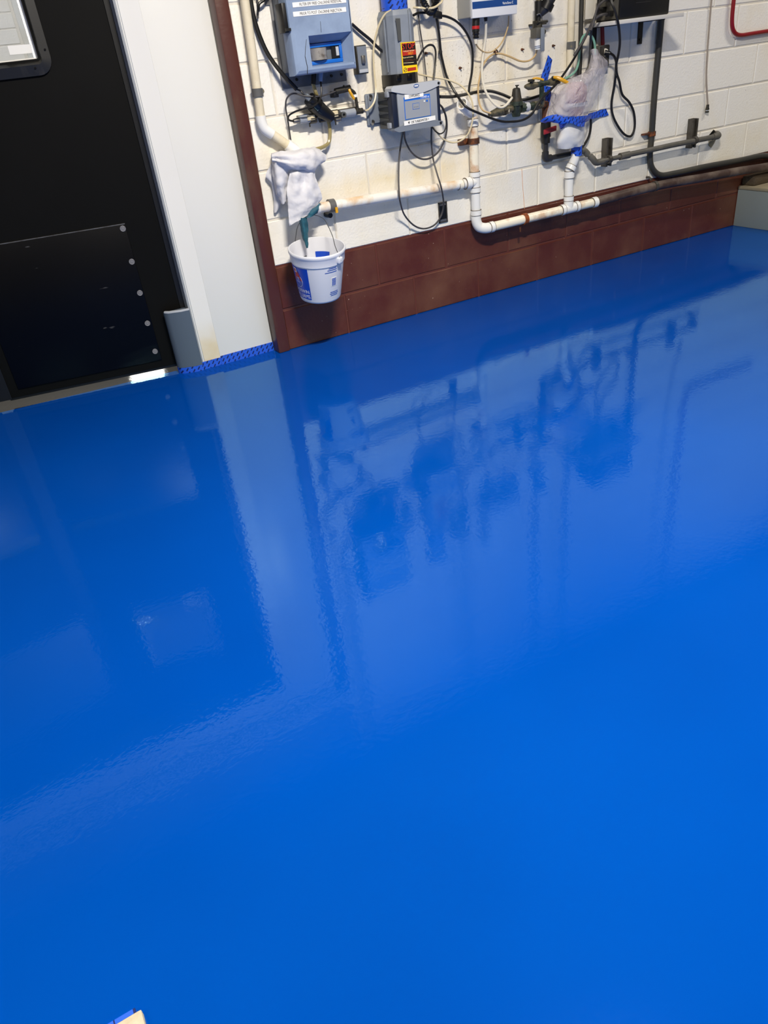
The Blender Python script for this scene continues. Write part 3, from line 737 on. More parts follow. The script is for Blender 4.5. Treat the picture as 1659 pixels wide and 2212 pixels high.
# ---- sample valve and strainer assembly below the analyzer
t = thing('strainer_assembly', 'black strainer with grey valve fittings below analyzer', 'pipe fitting', P(700, 250, 0.04))
part('strainer_body', MB().tube([P(668, 213, 0.07), P(690, 236, 0.06), P(716, 254, 0.05)], [0.028, 0.032, 0.022], 16, smooth=4), 'black', t, 'black strainer bowl')
part('strainer_ring', MB().tube([P(676, 221, 0.068), P(684, 229, 0.064)], 0.035, 16), 'black_gloss', t)
part('strainer_nut', MB().tube([P(660, 206, 0.072), P(668, 213, 0.07)], [0.010, 0.014], 6), 'box_mid', t)
part('run', MB().tube([P(690, 257, 0.04), P(722, 250, 0.04)], 0.015, 14), 'black', t, 'black tee under the strainer')
part('valve_body', MB().tube([P(646, 259, 0.04), P(672, 256, 0.04)], 0.016, 14), 'box_grey', t, 'grey valve barrel')
part('valve_tip', MB().tube([P(634, 262, 0.04), P(648, 259, 0.04)], [0.009, 0.012], 12), 'steel', t)
part('union', MB().tube([P(668, 257, 0.04), P(682, 255, 0.04)], 0.020, 8), 'bronze_dark', t)
part('union', MB().tube([P(718, 249, 0.04), P(730, 247, 0.04)], 0.020, 8), 'bronze_dark', t)
part('union', MB().tube([P(724, 259, 0.045), P(736, 257, 0.045)], 0.010, 10), 'steel', t)
part('valve_body', MB().tube([P(734, 247, 0.04), P(766, 242, 0.04)], 0.016, 14), 'box_grey', t, 'grey valve barrel')
part('valve_port', MB().ring(P(741, 248, 0.06), OUT, 0.006, 0.012, 0.02, 14), 'box_dark', t)
part('brass_tee', MB().tube([P(766, 242, 0.04), P(783, 239, 0.04)], 0.012, 10).tube([P(772, 241, 0.04), P(772, 233, 0.04)], 0.011, 10), 'bronze_dark', t)
part('outlet', MB().tube([P(782, 239.5, 0.04), P(790, 240, 0.04)], 0.006, 10), 'steel', t)
part('riser', MB().tube([P(772, 234, 0.04), P(768, 210, 0.045), P(765, 200, 0.045), P(756, 193, 0.045)], 0.007, 10, smooth=4), 'bronze_dark', t, 'dark riser tube')
part('riser_nut', MB().tube([P(767, 210, 0.045), P(766, 204, 0.045)], 0.010, 8), 'label_white', t)
part('upper_valve', MB().tube([P(724, 198, 0.045), P(756, 190, 0.045)], 0.013, 10).tube([P(743, 193, 0.045), P(746, 186, 0.05)], 0.010, 10), 'bronze_dark', t, 'dark upper needle valve')
part('upper_bracket', MB().obox(P(722, 204, 0.03), (0.012, 0.02, 0.012), (XA, OUT, UP), 0.002), 'black', t)
part('handle', MB().tube([P(754, 193, 0.055), P(758, 202, 0.06), P(765, 214, 0.06)], 0.006, 8, smooth=4), 'handle_yellow', t, 'yellow valve handle')
part('rail_clip', MB().obox(P(672, 254, 0.055), (0.018, 0.004, 0.01), (XA, OUT, UP), 0.002), 'tube_beige', t)
part('rail_clip', MB().obox(P(722, 246, 0.055), (0.018, 0.004, 0.012), (XA, OUT, UP), 0.002), 'tube_beige', t)
part('tape_tag', MB().box(P(651, 250, 0.03), P(665, 247, 0.028)), 'analyzer_frame', t, 'small blue tag')
for q in (P(668, 262, 0.04), P(724, 258, 0.04)):
    part('stud', MB().cyl(q, q - UP * 0.022, 0.003, None, 6), 'bronze_dark', t)
part('wall_bracket', MB().box(P(640, 250, 0.0), P(775, 238, 0.02)), 'strut_metal', t)
# hoses of that corner
single('hose', pxtube([(676, 180, 0.06), (682, 200, 0.058), (692, 224, 0.028), (704, 245, 0.018), (710, 263, 0.02), (713, 287, 0.025), (710, 308, 0.03), (699, 317, 0.035), (682, 323, 0.05)], 8), 'tube_clear', 'clear olive drain hose dropping from analyzer to white cloth', 'hose')
single('tube', pxtube([(693, 176, 0.07), (694, 205, 0.085), (684, 225, 0.10), (660, 234, 0.10), (638, 241, 0.08), (624, 250, 0.06), (624, 259, 0.045), (634, 262, 0.04)], 4), 'cable_black', 'thin black tube looping from analyzer to left valve', 'tube')
single('tube', pxtube([(726, 197, 0.05), (712, 202, 0.06), (691, 208, 0.085), (662, 208, 0.08), (634, 202, 0.05), (620, 212, 0.04), (617, 231, 0.035), (621, 256, 0.03), (628, 303, 0.02)], 3.6), 'cable_grey', 'thin grey tube looping left and hanging below the strainer', 'tube')
single('cable', pxtube([(641, 193, 0.06), (650, 197, 0.07), (656, 205, 0.075), (661, 207, 0.072)], 3.5), 'black', 'short thin black lead joining thick cable to strainer', 'cable')

# ---- white cloth hung over the drain hub
cl = MB()
def rows_px(rows): return [[P(*q) for q in r] for r in rows]
cl.sheet(rows_px([   # long front panel
    [(631, 356, 0.10), (643, 358, 0.12), (657, 360, 0.125), (668, 360, 0.12), (677, 358, 0.10)],
    [(626, 378, 0.105), (641, 381, 0.125), (656, 388, 0.108), (670, 380, 0.125), (681, 384, 0.105)],
    [(620, 404, 0.105), (637, 404, 0.125), (655, 406, 0.122), (674, 404, 0.13), (688, 408, 0.108)],
    [(621, 432, 0.108), (640, 434, 0.125), (657, 435, 0.128), (676, 432, 0.125), (696, 427, 0.108)],
    [(623, 460, 0.105), (638, 458, 0.118), (655, 455, 0.124), (672, 449, 0.118), (690, 439, 0.105)],
    [(625, 489, 0.105), (635, 482, 0.112), (648, 475, 0.116), (664, 466, 0.112), (684, 446, 0.105)]]), 8, 8, 0.003, 0.007, 30, 1)
cl.sheet(rows_px([   # left flap
    [(587, 335, 0.06), (596, 340, 0.10), (608, 346, 0.115), (620, 352, 0.125), (631, 358, 0.12)],
    [(588, 362, 0.055), (597, 366, 0.095), (607, 368, 0.105), (617, 370, 0.10), (628, 374, 0.085)],
    [(590, 390, 0.05), (597, 394, 0.085), (605, 396, 0.10), (613, 396, 0.095), (621, 396, 0.08)],
    [(596, 416, 0.05), (602, 418, 0.075), (608, 420, 0.09), (614, 420, 0.09), (621, 420, 0.08)],
    [(606, 433, 0.055), (609, 437, 0.07), (612, 441, 0.08), (616, 437, 0.085), (620, 429, 0.08)]]), 7, 7, 0.003, 0.006, 36, 5)
cl.sheet(rows_px([   # back corner
    [(587, 352, 0.03), (591, 352, 0.035), (600, 354, 0.03)],
    [(574, 379, 0.02), (584, 384, 0.03), (598, 380, 0.025)],
    [(586, 396, 0.02), (594, 402, 0.03), (606, 400, 0.025)],
    [(592, 430, 0.015), (599, 434, 0.028), (608, 432, 0.02)],
    [(593, 459, 0.012), (596, 458, 0.02), (603, 444, 0.018)]]), 5, 5, 0.003, 0.003, 30, 9)
cl.sheet(rows_px([   # bunched fold across the top
    [(586, 336, 0.012), (608, 331, 0.012), (634, 327, 0.012), (660, 322, 0.012), (682, 321, 0.012), (692, 327, 0.012)],
    [(587, 332, 0.06), (610, 328, 0.085), (636, 326, 0.09), (662, 322, 0.09), (684, 322, 0.08), (699, 331, 0.06)],
    [(588, 337, 0.09), (608, 335, 0.125), (632, 333, 0.135), (656, 332, 0.14), (680, 332, 0.12), (704, 338, 0.07)],
    [(588, 343, 0.085), (610, 346, 0.118), (632, 347, 0.142), (656, 347, 0.15), (678, 346, 0.128), (703, 346, 0.075)],
    [(588, 346, 0.095), (610, 350, 0.13), (632, 355, 0.145), (656, 358, 0.15), (676, 361, 0.135), (694, 352, 0.075)],
    [(590, 348, 0.08), (612, 356, 0.115), (632, 364, 0.128), (656, 366, 0.132), (677, 371, 0.12), (682, 355, 0.08)]]), 7, 7, 0.003, 0.007, 28, 3)
single('cloth', cl, 'cloth_white', 'crumpled white cloth draped over drain above hanging bucket', 'cloth', angle=80)
# ---- teal rag knotted to the pipe end
rg = MB()
rg.sheet(rows_px([[(664, 454, 0.10), (678, 450, 0.115), (692, 438, 0.11)], [(661, 462, 0.105), (674, 460, 0.12), (688, 450, 0.12)], [(655, 470, 0.105), (668, 470, 0.118), (685, 460, 0.11)]]), 5, 5, 0.004, 0.006, 40, 2)
rg.sheet(rows_px([[(647, 470, 0.10), (653, 471, 0.125), (661, 470, 0.105)], [(650, 490, 0.10), (656, 491, 0.13), (664, 490, 0.105)], [(655, 513, 0.105), (659, 514, 0.125), (665, 512, 0.108)], [(660, 524, 0.11), (662, 525, 0.122), (664.5, 523, 0.11)], [(663, 535, 0.112), (663.6, 535, 0.116), (664.2, 534, 0.112)]]), 5, 5, 0.004, 0.004, 50, 4)
single('rag', rg, 'rag_teal', 'dark teal rag knotted to pipe, tip dangling into bucket', 'rag', angle=70)

# ---- bucket
BO = 0.150
rc = P(676.5, 529, BO)
Rr = 0.5 * (P(741, 528, BO).x - P(618, 534, BO).x) * 0.93
BZ1 = rc.z; BHt = 0.232
bx, by = rc.x, rc.y
t = thing('bucket', 'white plastic paint bucket hanging from pipe by wire bail', 'bucket', (bx, by, BZ1 - BHt))
r0, r1 = Rr * 0.735, Rr * 0.915
prof = [(0.0, r0 - 0.012), (0.004, r0 - 0.003), (0.012, r0), (BHt - 0.055, r1), (BHt - 0.053, r1 + 0.004), (BHt - 0.022, r1 + 0.006), (BHt - 0.020, Rr - 0.004), (BHt - 0.012, Rr), (BHt - 0.003, Rr), (BHt, Rr - 0.003),
        (BHt - 0.001, Rr - 0.007), (BHt - 0.022, r1 - 0.001), (BHt - 0.055, r1 - 0.004), (0.012, r0 - 0.004), (0.006, r0 - 0.016)]
BR = Matrix.Rotation(math.radians(9), 3, 'X'); t.rotation_euler = (math.radians(9), 0, 0)
BL = Vector((bx, by, BZ1 - BHt)); BRI = BR.inverted()
def unrot(p): return BL + BRI @ (p - BL)
part('pail', MB().lathe((bx, by, BZ1 - BHt), UP, prof, 56), 'bucket_white', t, angle=50)
def rad_at(z):
    k = (z - 0.012) / (BHt - 0.067); return r0 + (r1 - r0) * k
def patch(az0, az1, z0, z1, off=0.0006, n=10, inner=False):
    """thin curved label on the bucket side; azimuth in degrees, 0 = straight out from the wall, positive to the right"""
    mb = MB(); vs = []; 
    for j in range(n + 1):
        a = math.radians(az0 + (az1 - az0) * j / n)
        d = Vector((math.sin(a), -math.cos(a), 0))
        for z in (z0, z1):
            for e in (0, 0.0005):
                rr = (rad_at(z) - 0.0045 - off - e) if inner else rad_at(z) + off + e
                vs.append(Vector((bx, by, BZ1 - BHt + z)) + d * rr)
    fs = []
    for j in range(n):
        i = j * 4; q = i + 4
        fs += [(i + 1, q + 1, q + 3, i + 3), (i, i + 2, q + 2, q), (i, q, q + 1, i + 1), (i + 2, i + 3, q + 3, q + 2)]
    return mb.add(vs, fs)
def curve_text(name, s, parent, material, azc, z, size, width, off=0.0016):
    cu = bpy.data.curves.new('lettering', 'FONT'); cu.body = s; cu.size = size; cu.align_x = 'CENTER'; cu.resolution_u = 2
    o = bpy.data.objects.new('lettering', cu); COL.objects.link(o)
    me = bpy.data.meshes.new_from_object(o.evaluated_get(bpy.context.evaluated_depsgraph_get())); bpy.data.objects.remove(o, do_unlink=True)
    xs = [v.co.x for v in me.vertices]; k = width / (max(xs) - min(xs)); wl = wloc(parent)
    for v in me.vertices:
        zz = z + v.co.y; rr = rad_at(zz) + off; a = math.radians(azc) + v.co.x * k / rr
        v.co = Vector((bx, by, BZ1 - BHt + zz)) + Vector((math.sin(a), -math.cos(a), 0)) * rr - wl
    me.materials.append(MATS[material]); return link(name, me, (0, 0, 0), parent)
lb = part('label_panel', patch(-112, -50, 0.022, 0.172), 'bucket_blue', t, 'blue paint maker label with emblem')
curve_text('lettering', 'SHERWIN', lb, 'ink_white', -79, 0.052, 0.024, 0.092)
curve_text('lettering', 'WILLIAMS.', lb, 'ink_white', -78, 0.029, 0.024, 0.098)
# emblem on the label: paint can pouring over a globe
def emb(poly, material, name, off):
    vs = []
    for (az, z) in poly:
        a = math.radians(az); rr = rad_at(z) + off; vs.append(Vector((bx, by, BZ1 - BHt + z)) + Vector((math.sin(a), -math.cos(a), 0)) * rr)
    part(name, MB().prism(vs, (math.sin(math.radians(-80)) * 0.0005, -math.cos(math.radians(-80)) * 0.0005, 0)), material, lb)
def disc(az, z, ra, rz, k0=0, k1=360, n=18): return [(az + ra * math.cos(math.radians(k0 + (k1 - k0) * i / n)), z + rz * math.sin(math.radians(k0 + (k1 - k0) * i / n))) for i in range(n + 1)]
emb(disc(-82, 0.105, 13.5, 0.0285), 'ink_white', 'emblem_rim', 0.0014)
emb(disc(-82, 0.105, 12.4, 0.0265), 'ink_blue', 'emblem_globe', 0.0018)
emb(disc(-82, 0.108, 12.2, 0.0255, 0, 180), 'red', 'emblem_paint', 0.0024)
emb([(-91, 0.128), (-73, 0.128), (-79, 0.150), (-86, 0.152)], 'red', 'emblem_paint', 0.0024)
emb([(-90, 0.146), (-82, 0.146), (-81, 0.166), (-91, 0.168)], 'ink_white', 'emblem_can', 0.0030)
emb([(-88.6, 0.150), (-83.4, 0.150), (-83, 0.162), (-89, 0.163)], 'red', 'emblem_band', 0.0036)
curve_text('lettering', 'COVER', lb, 'ink_white', -82, 0.118, 0.0075, 0.022, 0.0032)
curve_text('lettering', 'THE', lb, 'ink_white', -82, 0.1095, 0.006, 0.011, 0.0032)
curve_text('lettering', 'EARTH', lb, 'ink_white', -82, 0.100, 0.008, 0.024, 0.0036)
for (az, z, w_) in ((8, 0.168, 20), (7, 0.160, 24), (4, 0.150, 30)):
    part('print_line', patch(az - w_ / 2, az + w_ / 2, z, z + 0.0028), 'ink_blue', t)
bc = part('bar_code', patch(4, 20, 0.082, 0.124), 'label_white', t, 'white bar code panel')
for k in range(6):
    part('bar', patch(6, 18, 0.086 + k * 0.006, 0.0895 + k * 0.006, 0.0014), 'ink_blue', bc)
for (z, w_) in ((0.052, 24), (0.044, 26), (0.036, 22)):
    part('print_line', patch(14 - w_ / 2, 14 + w_ / 2, z, z + 0.0028), 'ink_blue', t)
part('inner_print', patch(125, 160, 0.10, 0.170, inner=True), 'bucket_blue', t, 'blue label back showing inside')
for k in range(3):
    part('inner_print', patch(182, 202, 0.155 - k * 0.012, 0.158 - k * 0.012, inner=True), 'cable_grey', t)
# ears and wire bail
ea = [math.radians(24), math.radians(204)]
ears = []
for a in ea:
    d = Vector((math.sin(a), -math.cos(a), 0)); c = Vector((bx, by, BZ1 - 0.034)) + d * (r1 + 0.010)
    part('ear', MB().obox(c, (0.014, 0.008, 0.012), (d.cross(UP), d, UP), 0.003), 'bucket_white', t); ears.append(c + d * 0.008)
bl = [unrot(p) for p in (P(724, 532, 0.27), P(719, 512, 0.22), P(709, 489, 0.165), P(698, 472, 0.115), P(676, 464, 0.11), P(657, 470, 0.115), P(648, 480, 0.10), P(641, 497, 0.07))]
part('bail', MB().tube([ears[0]] + bl + [ears[1]], 0.0018, 6, smooth=6), 'wire', t, 'thin wire bail')

# ================================================================== MIDDLE GROUP
# ---- grey sensor column with warning sticker and blue tape round its neck
CX0, CX1, CO, CZ0, CZ1 = 0.318, 0.452, 0.125, 1.108, 1.342
t = thing('sensor_column', 'grey sensor column with STOP sticker above controller box', 'sensor', (0.385, -0.06, 1.07))
cx = (CX0 + CX1) / 2
foot = [(CX0 + 0.006, -0.004), (CX1 - 0.004, -0.004), (CX1, -0.05), (CX1 - 0.006, -0.098), (CX1 - 0.034, -CO), (CX0 + 0.050, -CO), (CX0 + 0.022, -0.112), (CX0 + 0.004, -0.085), (CX0, -0.04)]
body = MB().prism([(x, y, CZ0) for x, y in foot], (0, 0, CZ1 - CZ0 - 0.02))
cap = [(cx + (x - cx) * 0.9, -0.06 + (y + 0.06) * 0.88) for x, y in foot]
n = len(foot)
body.add([(x, y, CZ1 - 0.02) for x, y in foot] + [(x, y, CZ1) for x, y in cap], [(k, (k + 1) % n, (k + 1) % n + n, k + n) for k in range(n)] + [tuple(range(n, 2 * n))])
cb_ = part('body', body, 'column_grey', t, 'moulded grey column body', 25)
g0 = P(858, 42, CO); 
part('groove', MB().prism([P(854, 40, CO), P(864, 39.5, CO), P(867, 88, CO), P(860, 89, CO), P(857, 60, CO)], (0, -0.0012, 0)), 'box_dark', cb_, 'dark patch painting the shade of the finger groove')  # groove shade put into colour: a dark patch laid on the face
part('seam', MB().tube([P(881, 21, CO), P(885, 88, CO)], 0.0009, 6), 'box_dark', cb_)
part('rib', MB().box((CX0 + 0.002, -0.075, CZ0 + 0.01), (CX0 - 0.003, -0.062, CZ1 - 0.03), 0.001), 'column_grey', cb_)
part('base_collar', MB().prism([(cx + (x - cx) * 1.06, -0.06 + (y + 0.06) * 1.08 if y < -0.01 else y, 1.062) for x, y in foot], (0, 0, CZ0 - 1.062)), 'black', t, 'black base collar')
for px in (862, 885):
    part('collar_notch', MB().obox(P(px, 167, CO + 0.006), (0.012, 0.003, 0.012), (XA, OUT, UP), 0.002), 'black_gloss', t)
part('neck', MB().cyl((cx - 0.004, -0.062, CZ1), (cx - 0.004, -0.062, 1.52), 0.050, 0.046, 28), 'column_grey', t)
part('neck_cap', MB().lathe((cx - 0.004, -0.062, 1.52), UP, [(0, 0.055), (0.02, 0.055), (0.035, 0.03)], 28), 'black', t)
single('masking_tape', MB().ring((cx - 0.004, -0.062, 1.378), UP, 0.0505, 0.0565, 0.072, 32), 'tape_blue', 'blue printed masking tape wrapped round top of sensor column', 'tape')
# warning sticker
SO = CO + 0.0008
def q4(a, b, c, d, o): return [P(*a, o), P(*b, o), P(*c, o), P(*d, o)]
stk = part('warning_sticker', MB().prism(q4((865, 92), (896.5, 89.5), (902.5, 155), (870, 159), SO), (0, -0.0006, 0)), 'sticker_yellow', t, 'yellow and black STOP warning sticker')
part('black_panel', MB().prism(q4((867.5, 94), (896.5, 91.5), (901, 139), (871.5, 142), SO + 0.0012), (0, -0.0005, 0)), 'sticker_black', stk)
part('red_panel', MB().prism(q4((868.5, 109), (897.5, 106.5), (899, 117.5), (869.5, 121), SO + 0.0022), (0, -0.0004, 0)), 'sticker_red', stk)
part('red_panel', MB().prism(q4((880, 147), (898.5, 144.5), (899, 151), (880.5, 154), SO + 0.0012), (0, -0.0004, 0)), 'sticker_red', stk)
tr = (P(896, 105, SO) - P(868.5, 107.5, SO)); tr.z = 0
text('lettering', 'STOP', stk, 'ink_red', P(869, 107.3, SO + 0.003), tr, UP, 0.032, width=0.062)
text('lettering', 'Notify your supervisor', stk, 'ink_cream', P(871, 112.6, SO + 0.003), tr, UP, 0.008, width=0.056)
text('lettering', 'FIRST', stk, 'ink_orange', P(881.5, 118.6, SO + 0.003), tr, UP, 0.013, width=0.026)
text('lettering', 'If your work involves', stk, 'ink_cream', P(870.5, 126.5, SO + 0.003), tr, UP, 0.008, width=0.052)
for k, (x0_, x1_, yy) in enumerate(((871, 897, 129.5), (871, 893, 132), (872, 894, 136), (872, 888, 138.6))):
    part('print_line', MB().prism([P(x0_, yy, SO + 0.0022), P(x1_, yy - 2.0, SO + 0.0022), P(x1_, yy - 1.0, SO + 0.0022), P(x0_, yy + 0.8, SO + 0.0022)], (0, -0.0003, 0)), 'rust' if k != 2 else 'ink_cream', stk)
part('seal_mark', MB().ring(P(875.5, 151, SO + 0.001), OUT, 0.0066, 0.0084, 0.0006, 20).obox(P(875.5, 151, SO + 0.001), (0.009, 0.0004, 0.001), (Vector((1, 0, 0.5)), OUT, Vector((-0.5, 0, 1)))), 'ink', stk, 'round crossed seal')

# ---- grey controller box on a ribbed bracket
TX0, TX1, TZ0, TZ1, TF = 0.276, 0.532, 0.886, 1.066, 0.152
t = thing('controller_box', 'grey and navy turbidity controller box with COMPLIANCE label', 'controller', ((TX0 + TX1) / 2, -0.08, TZ0))
br = part('bracket', MB().box((0.222, -0.012, 0.918), (0.300, 0.0, 1.045), 0.006).box((0.232, -0.020, 0.925), (0.296, -0.012, 1.04), 0.003), 'box_mid', t, 'grey wall bracket')
for (px, py, rr) in ((800, 209, 0.010), (805, 264, 0.010)):
    part('slot', MB().cyl(P(px, py, 0.0195), P(px, py, 0.022), rr, None, 14), 'black', br)
    part('slot_screw', MB().cyl(P(px, py + 4, 0.022), P(px, py + 4, 0.026), rr * 0.6, None, 10), 'steel', br)
sd = part('side_wall', MB().box((0.284, -TF + 0.03, TZ0 + 0.012), (0.50, -0.012, TZ1 - 0.022), 0.004), 'box_dark', t, 'dark ribbed rear housing')
for k in range(5):
    z = TZ0 + 0.03 + k * 0.027
    part('rib', MB().prism([(0.2845, -0.03, z), (0.2845, -TF + 0.04, z - 0.004), (0.2845, -TF + 0.04, z - 0.007), (0.2845, -0.03, z - 0.014)], (-0.008, 0, 0)), 'box_dark', sd)
for z in (TZ0 + 0.018, TZ1 - 0.040):
    part('hinge', MB().box((0.268, -TF + 0.046, z), (0.286, -TF + 0.022, z + 0.022), 0.002), 'box_grey', t, 'grey hinge knuckle')
shell = MB()
def capoutline(zs, curve):
    pts = []
    for k in range(9):
        u = k / 8.0; pts.append((TX0 + (TX1 - TX0) * u, curve(u)))
    return pts
# front shell: middle panel, light top cap, grey bottom cap, navy sides
part('front_panel', MB().box((TX0 + 0.030, -TF, TZ0 + 0.02), (TX1 - 0.020, -TF + 0.045, TZ1 - 0.018), 0.002), 'box_grey', t, 'grey front panel')
part('side_bar', MB().box((TX0 + 0.003, -TF + 0.003, TZ0 + 0.014), (TX0 + 0.0295, -TF + 0.045, TZ1 - 0.018), 0.003), 'box_navy', t, 'navy side bar')
part('side_bar', MB().box((TX1 - 0.0195, -TF + 0.003, TZ0 + 0.014), (TX1 - 0.002, -TF + 0.045, TZ1 - 0.018), 0.003), 'box_navy', t, 'navy side bar')
tc = [(TX0, TZ1 - 0.008), (TX0 + 0.01, TZ1), (TX1 - 0.01, TZ1), (TX1, TZ1 - 0.008), (TX1, TZ1 - 0.019)] + [(TX1 + (TX0 - TX1) * u, TZ1 - 0.019 - 0.022 * math.sin(math.pi * u)) for u in (0.08, 0.2, 0.35, 0.5, 0.65, 0.8, 0.92)] + [(TX0, TZ1 - 0.019)]
part('top_cap', MB().prism([(x, -TF - 0.006, z) for x, z in tc], (0, 0.056, 0)), 'box_light', t, 'light grey curved top cap')
bc_ = [(TX0, TZ0 + 0.016)] + [(TX0 + (TX1 - TX0) * u, TZ0 + 0.016 + 0.016 * math.sin(math.pi * u)) for u in (0.08, 0.2, 0.35, 0.5, 0.65, 0.8, 0.92)] + [(TX1, TZ0 + 0.016), (TX1, TZ0 + 0.008), (TX1 - 0.012, TZ0), (TX0 + 0.02, TZ0), (TX0, TZ0 + 0.010)]
part('bottom_cap', MB().prism([(x, -TF - 0.006, z) for x, z in bc_], (0, 0.056, 0)), 'box_mid', t, 'blue grey bottom cap')
for z in (TZ1 - 0.012, TZ0 + 0.010):
    part('cap_screw', MB().cyl((TX1 - 0.012, -TF - 0.006, z), (TX1 - 0.012, -TF - 0.0085, z), 0.0055, None, 12), 'black', t)
bd = part('maker_badge', MB().prism([P(899, 185.5, TF + 0.006) + XA * (0.0135 * math.cos(k * math.pi / 12)) + UP * (0.0075 * math.sin(k * math.pi / 12)) for k in range(24)], (0, -0.0015, 0)), 'badge_blue', t, 'oval blue maker badge')
part('badge_band', MB().obox(P(899, 185.5, TF + 0.0085), (0.009, 0.0006, 0.0022), (XA, OUT, UP)), 'ink_white', bd)
FP = TF + 0.0006
lx0, lx1, lz0, lz1 = P(874, 240, FP).x, P(930.5, 240, FP).x, P(902, 255, FP).z, P(902, 206, FP).z
ov = part('overlay', MB().box((lx0, -FP - 0.0006, lz0), (lx1, -FP, lz1)), 'label_blue', t, 'blue bordered display overlay')
part('display_field', MB().box((lx0 + 0.003, -FP - 0.0014, lz0 + 0.003), (lx1 - 0.003, -FP - 0.0008, lz1 - 0.016)), 'box_grey', ov)
part('symbol_frame', MB().box((lx0 + 0.042, -FP - 0.0020, lz0 + 0.036), (lx0 + 0.078, -FP - 0.0015, lz0 + 0.060)), 'analyzer_frame', ov)
part('symbol_field', MB().box((lx0 + 0.0435, -FP - 0.0025, lz0 + 0.0375), (lx0 + 0.0765, -FP - 0.0021, lz0 + 0.0585)), 'box_grey', ov)
for k in range(3):
    part('symbol_mark', MB().box((lx0 + 0.048 + k * 0.009, -FP - 0.0030, lz0 + 0.043), (lx0 + 0.053 + k * 0.009, -FP - 0.0026, lz0 + 0.047)), 'box_mid', ov)
text('lettering', 'TU5400 sc', ov, 'ink_white', (lx1 - 0.052, -FP - 0.0010, lz1 - 0.0135), XA, UP, 0.013, width=0.047)
part('status_light', MB().cyl((lx1 - 0.032, -FP - 0.0014, lz1 - 0.026), (lx1 - 0.032, -FP - 0.003, lz1 - 0.026), 0.0035, None, 12), 'ink_white', ov, 'small white status light')
part('status_light', MB().cyl((lx1 - 0.018, -FP - 0.0014, lz1 - 0.026), (lx1 - 0.018, -FP - 0.003, lz1 - 0.026), 0.0045, None, 12), 'label_blue', ov)
s1 = strip(t, lx0 + 0.004, lx0 + 0.102, lz1 - 0.008, lz1 + 0.011, -FP - 0.002, 0.02)
text('lettering', 'COMPLIANCE', s1, 'ink', (lx0 + 0.025, -FP - 0.0036, lz1 - 0.0035), XA, UP, 0.0135, width=0.055)
s2 = strip(t, lx0 - 0.012, lx1 + 0.018, lz0 - 0.020, lz0 - 0.002, -FP - 0.0065, 0.02)
text('lettering', 'CFE TURBIDIMETER >', s2, 'ink', (lx0 + 0.024, -FP - 0.0081, lz0 - 0.0165), (1, 0, 0.02), UP, 0.0135, width=0.095)
part('ink_blot', MB().prism([(lx0 + 0.008, -FP - 0.008, lz0 - 0.009), (lx0 + 0.017, -FP - 0.008, lz0 - 0.007), (lx0 + 0.016, -FP - 0.008, lz0 - 0.016), (lx0 + 0.011, -FP - 0.008, lz0 - 0.015)], (0, -0.0004, 0)), 'ink', s2)
# ---- white instrument cabinet cut by the top of the picture
t = thing('instrument_cabinet', 'white instrument cabinet with navy stripe beside black corrugated hose', 'cabinet', (0.87, -0.06, 1.281))
part('body', MB().box((0.744, -0.100, 1.286), (0.990, 0.0, 1.62), 0.004), 'cabinet_side', t, 'grey cabinet body')
part('front', MB().box((0.745, -0.118, 1.281), (0.994, -0.1005, 1.62), 0.003), 'cabinet_white', t, 'white front cover')
zz = P(1068, 8, 0.118).z
st2 = part('stripe', MB().box((0.746, -0.1188, zz - 0.012), (0.993, -0.118, zz + 0.014)), 'stripe_navy', t, 'navy stripe with maker lettering')
text('lettering', 'VarioSens C', st2, 'ink_white', (0.910, -0.1192, zz - 0.006), XA, UP, 0.014, width=0.060)
part('gland', MB().cyl(P(1028, 38, 0.09), P(1027.5, 60, 0.09), 0.017, None, 14), 'black', t, 'black cable gland')
part('red_ring', MB().cyl(P(1027.5, 56, 0.09), P(1027.5, 63, 0.09), 0.0175, None, 14), 'red', t, 'red locking ring')
part('gland_boot', MB().lathe(P(1027.5, 63, 0.09), -UP, [(0, 0.017), (0.01, 0.017), (0.011, 0.014), (0.016, 0.014), (0.017, 0.016), (0.022, 0.015), (0.023, 0.012), (0.028, 0.012), (0.03, 0.014), (0.036, 0.013)], 14), 'black', t)
part('gland_tip', MB().cyl(P(1027.5, 83, 0.09), P(1028, 95, 0.09), 0.009, 0.006, 12), 'tube_white', t)
part('fitting', MB().cyl(P(1049, 37, 0.08), P(1049.5, 46, 0.08), 0.009, 0.007, 10), 'black', t)
# ---- corrugated hose and white tube looped at the top
cc_ = P(928, -16, 0.06)
cpts = [cc_ + Vector((0.045 * math.cos(a_ / 80 * 2 * math.pi), -0.012 * math.sin(a_ / 40 * 2 * math.pi), 0.07 * math.sin(a_ / 80 * 2 * math.pi))) for a_ in range(81)]
rad = [0.016 if i % 2 else 0.0125 for i in range(len(cpts))]
single('corrugated_hose', MB().tube(cpts, rad, 12), 'black', 'black corrugated hose loop between column and white cabinet', 'hose')
single('tube', pxtube([(893, 16, 0.05), (906, 17, 0.07), (930, 18, 0.082), (946, 11, 0.082), (957, -8, 0.07)] + rise(958, -12, 0.06, (0.12, 0.35, 0.8, 1.7)), 4.5), 'tube_beige', 'beige tube curling under corrugated hose loop', 'tube')
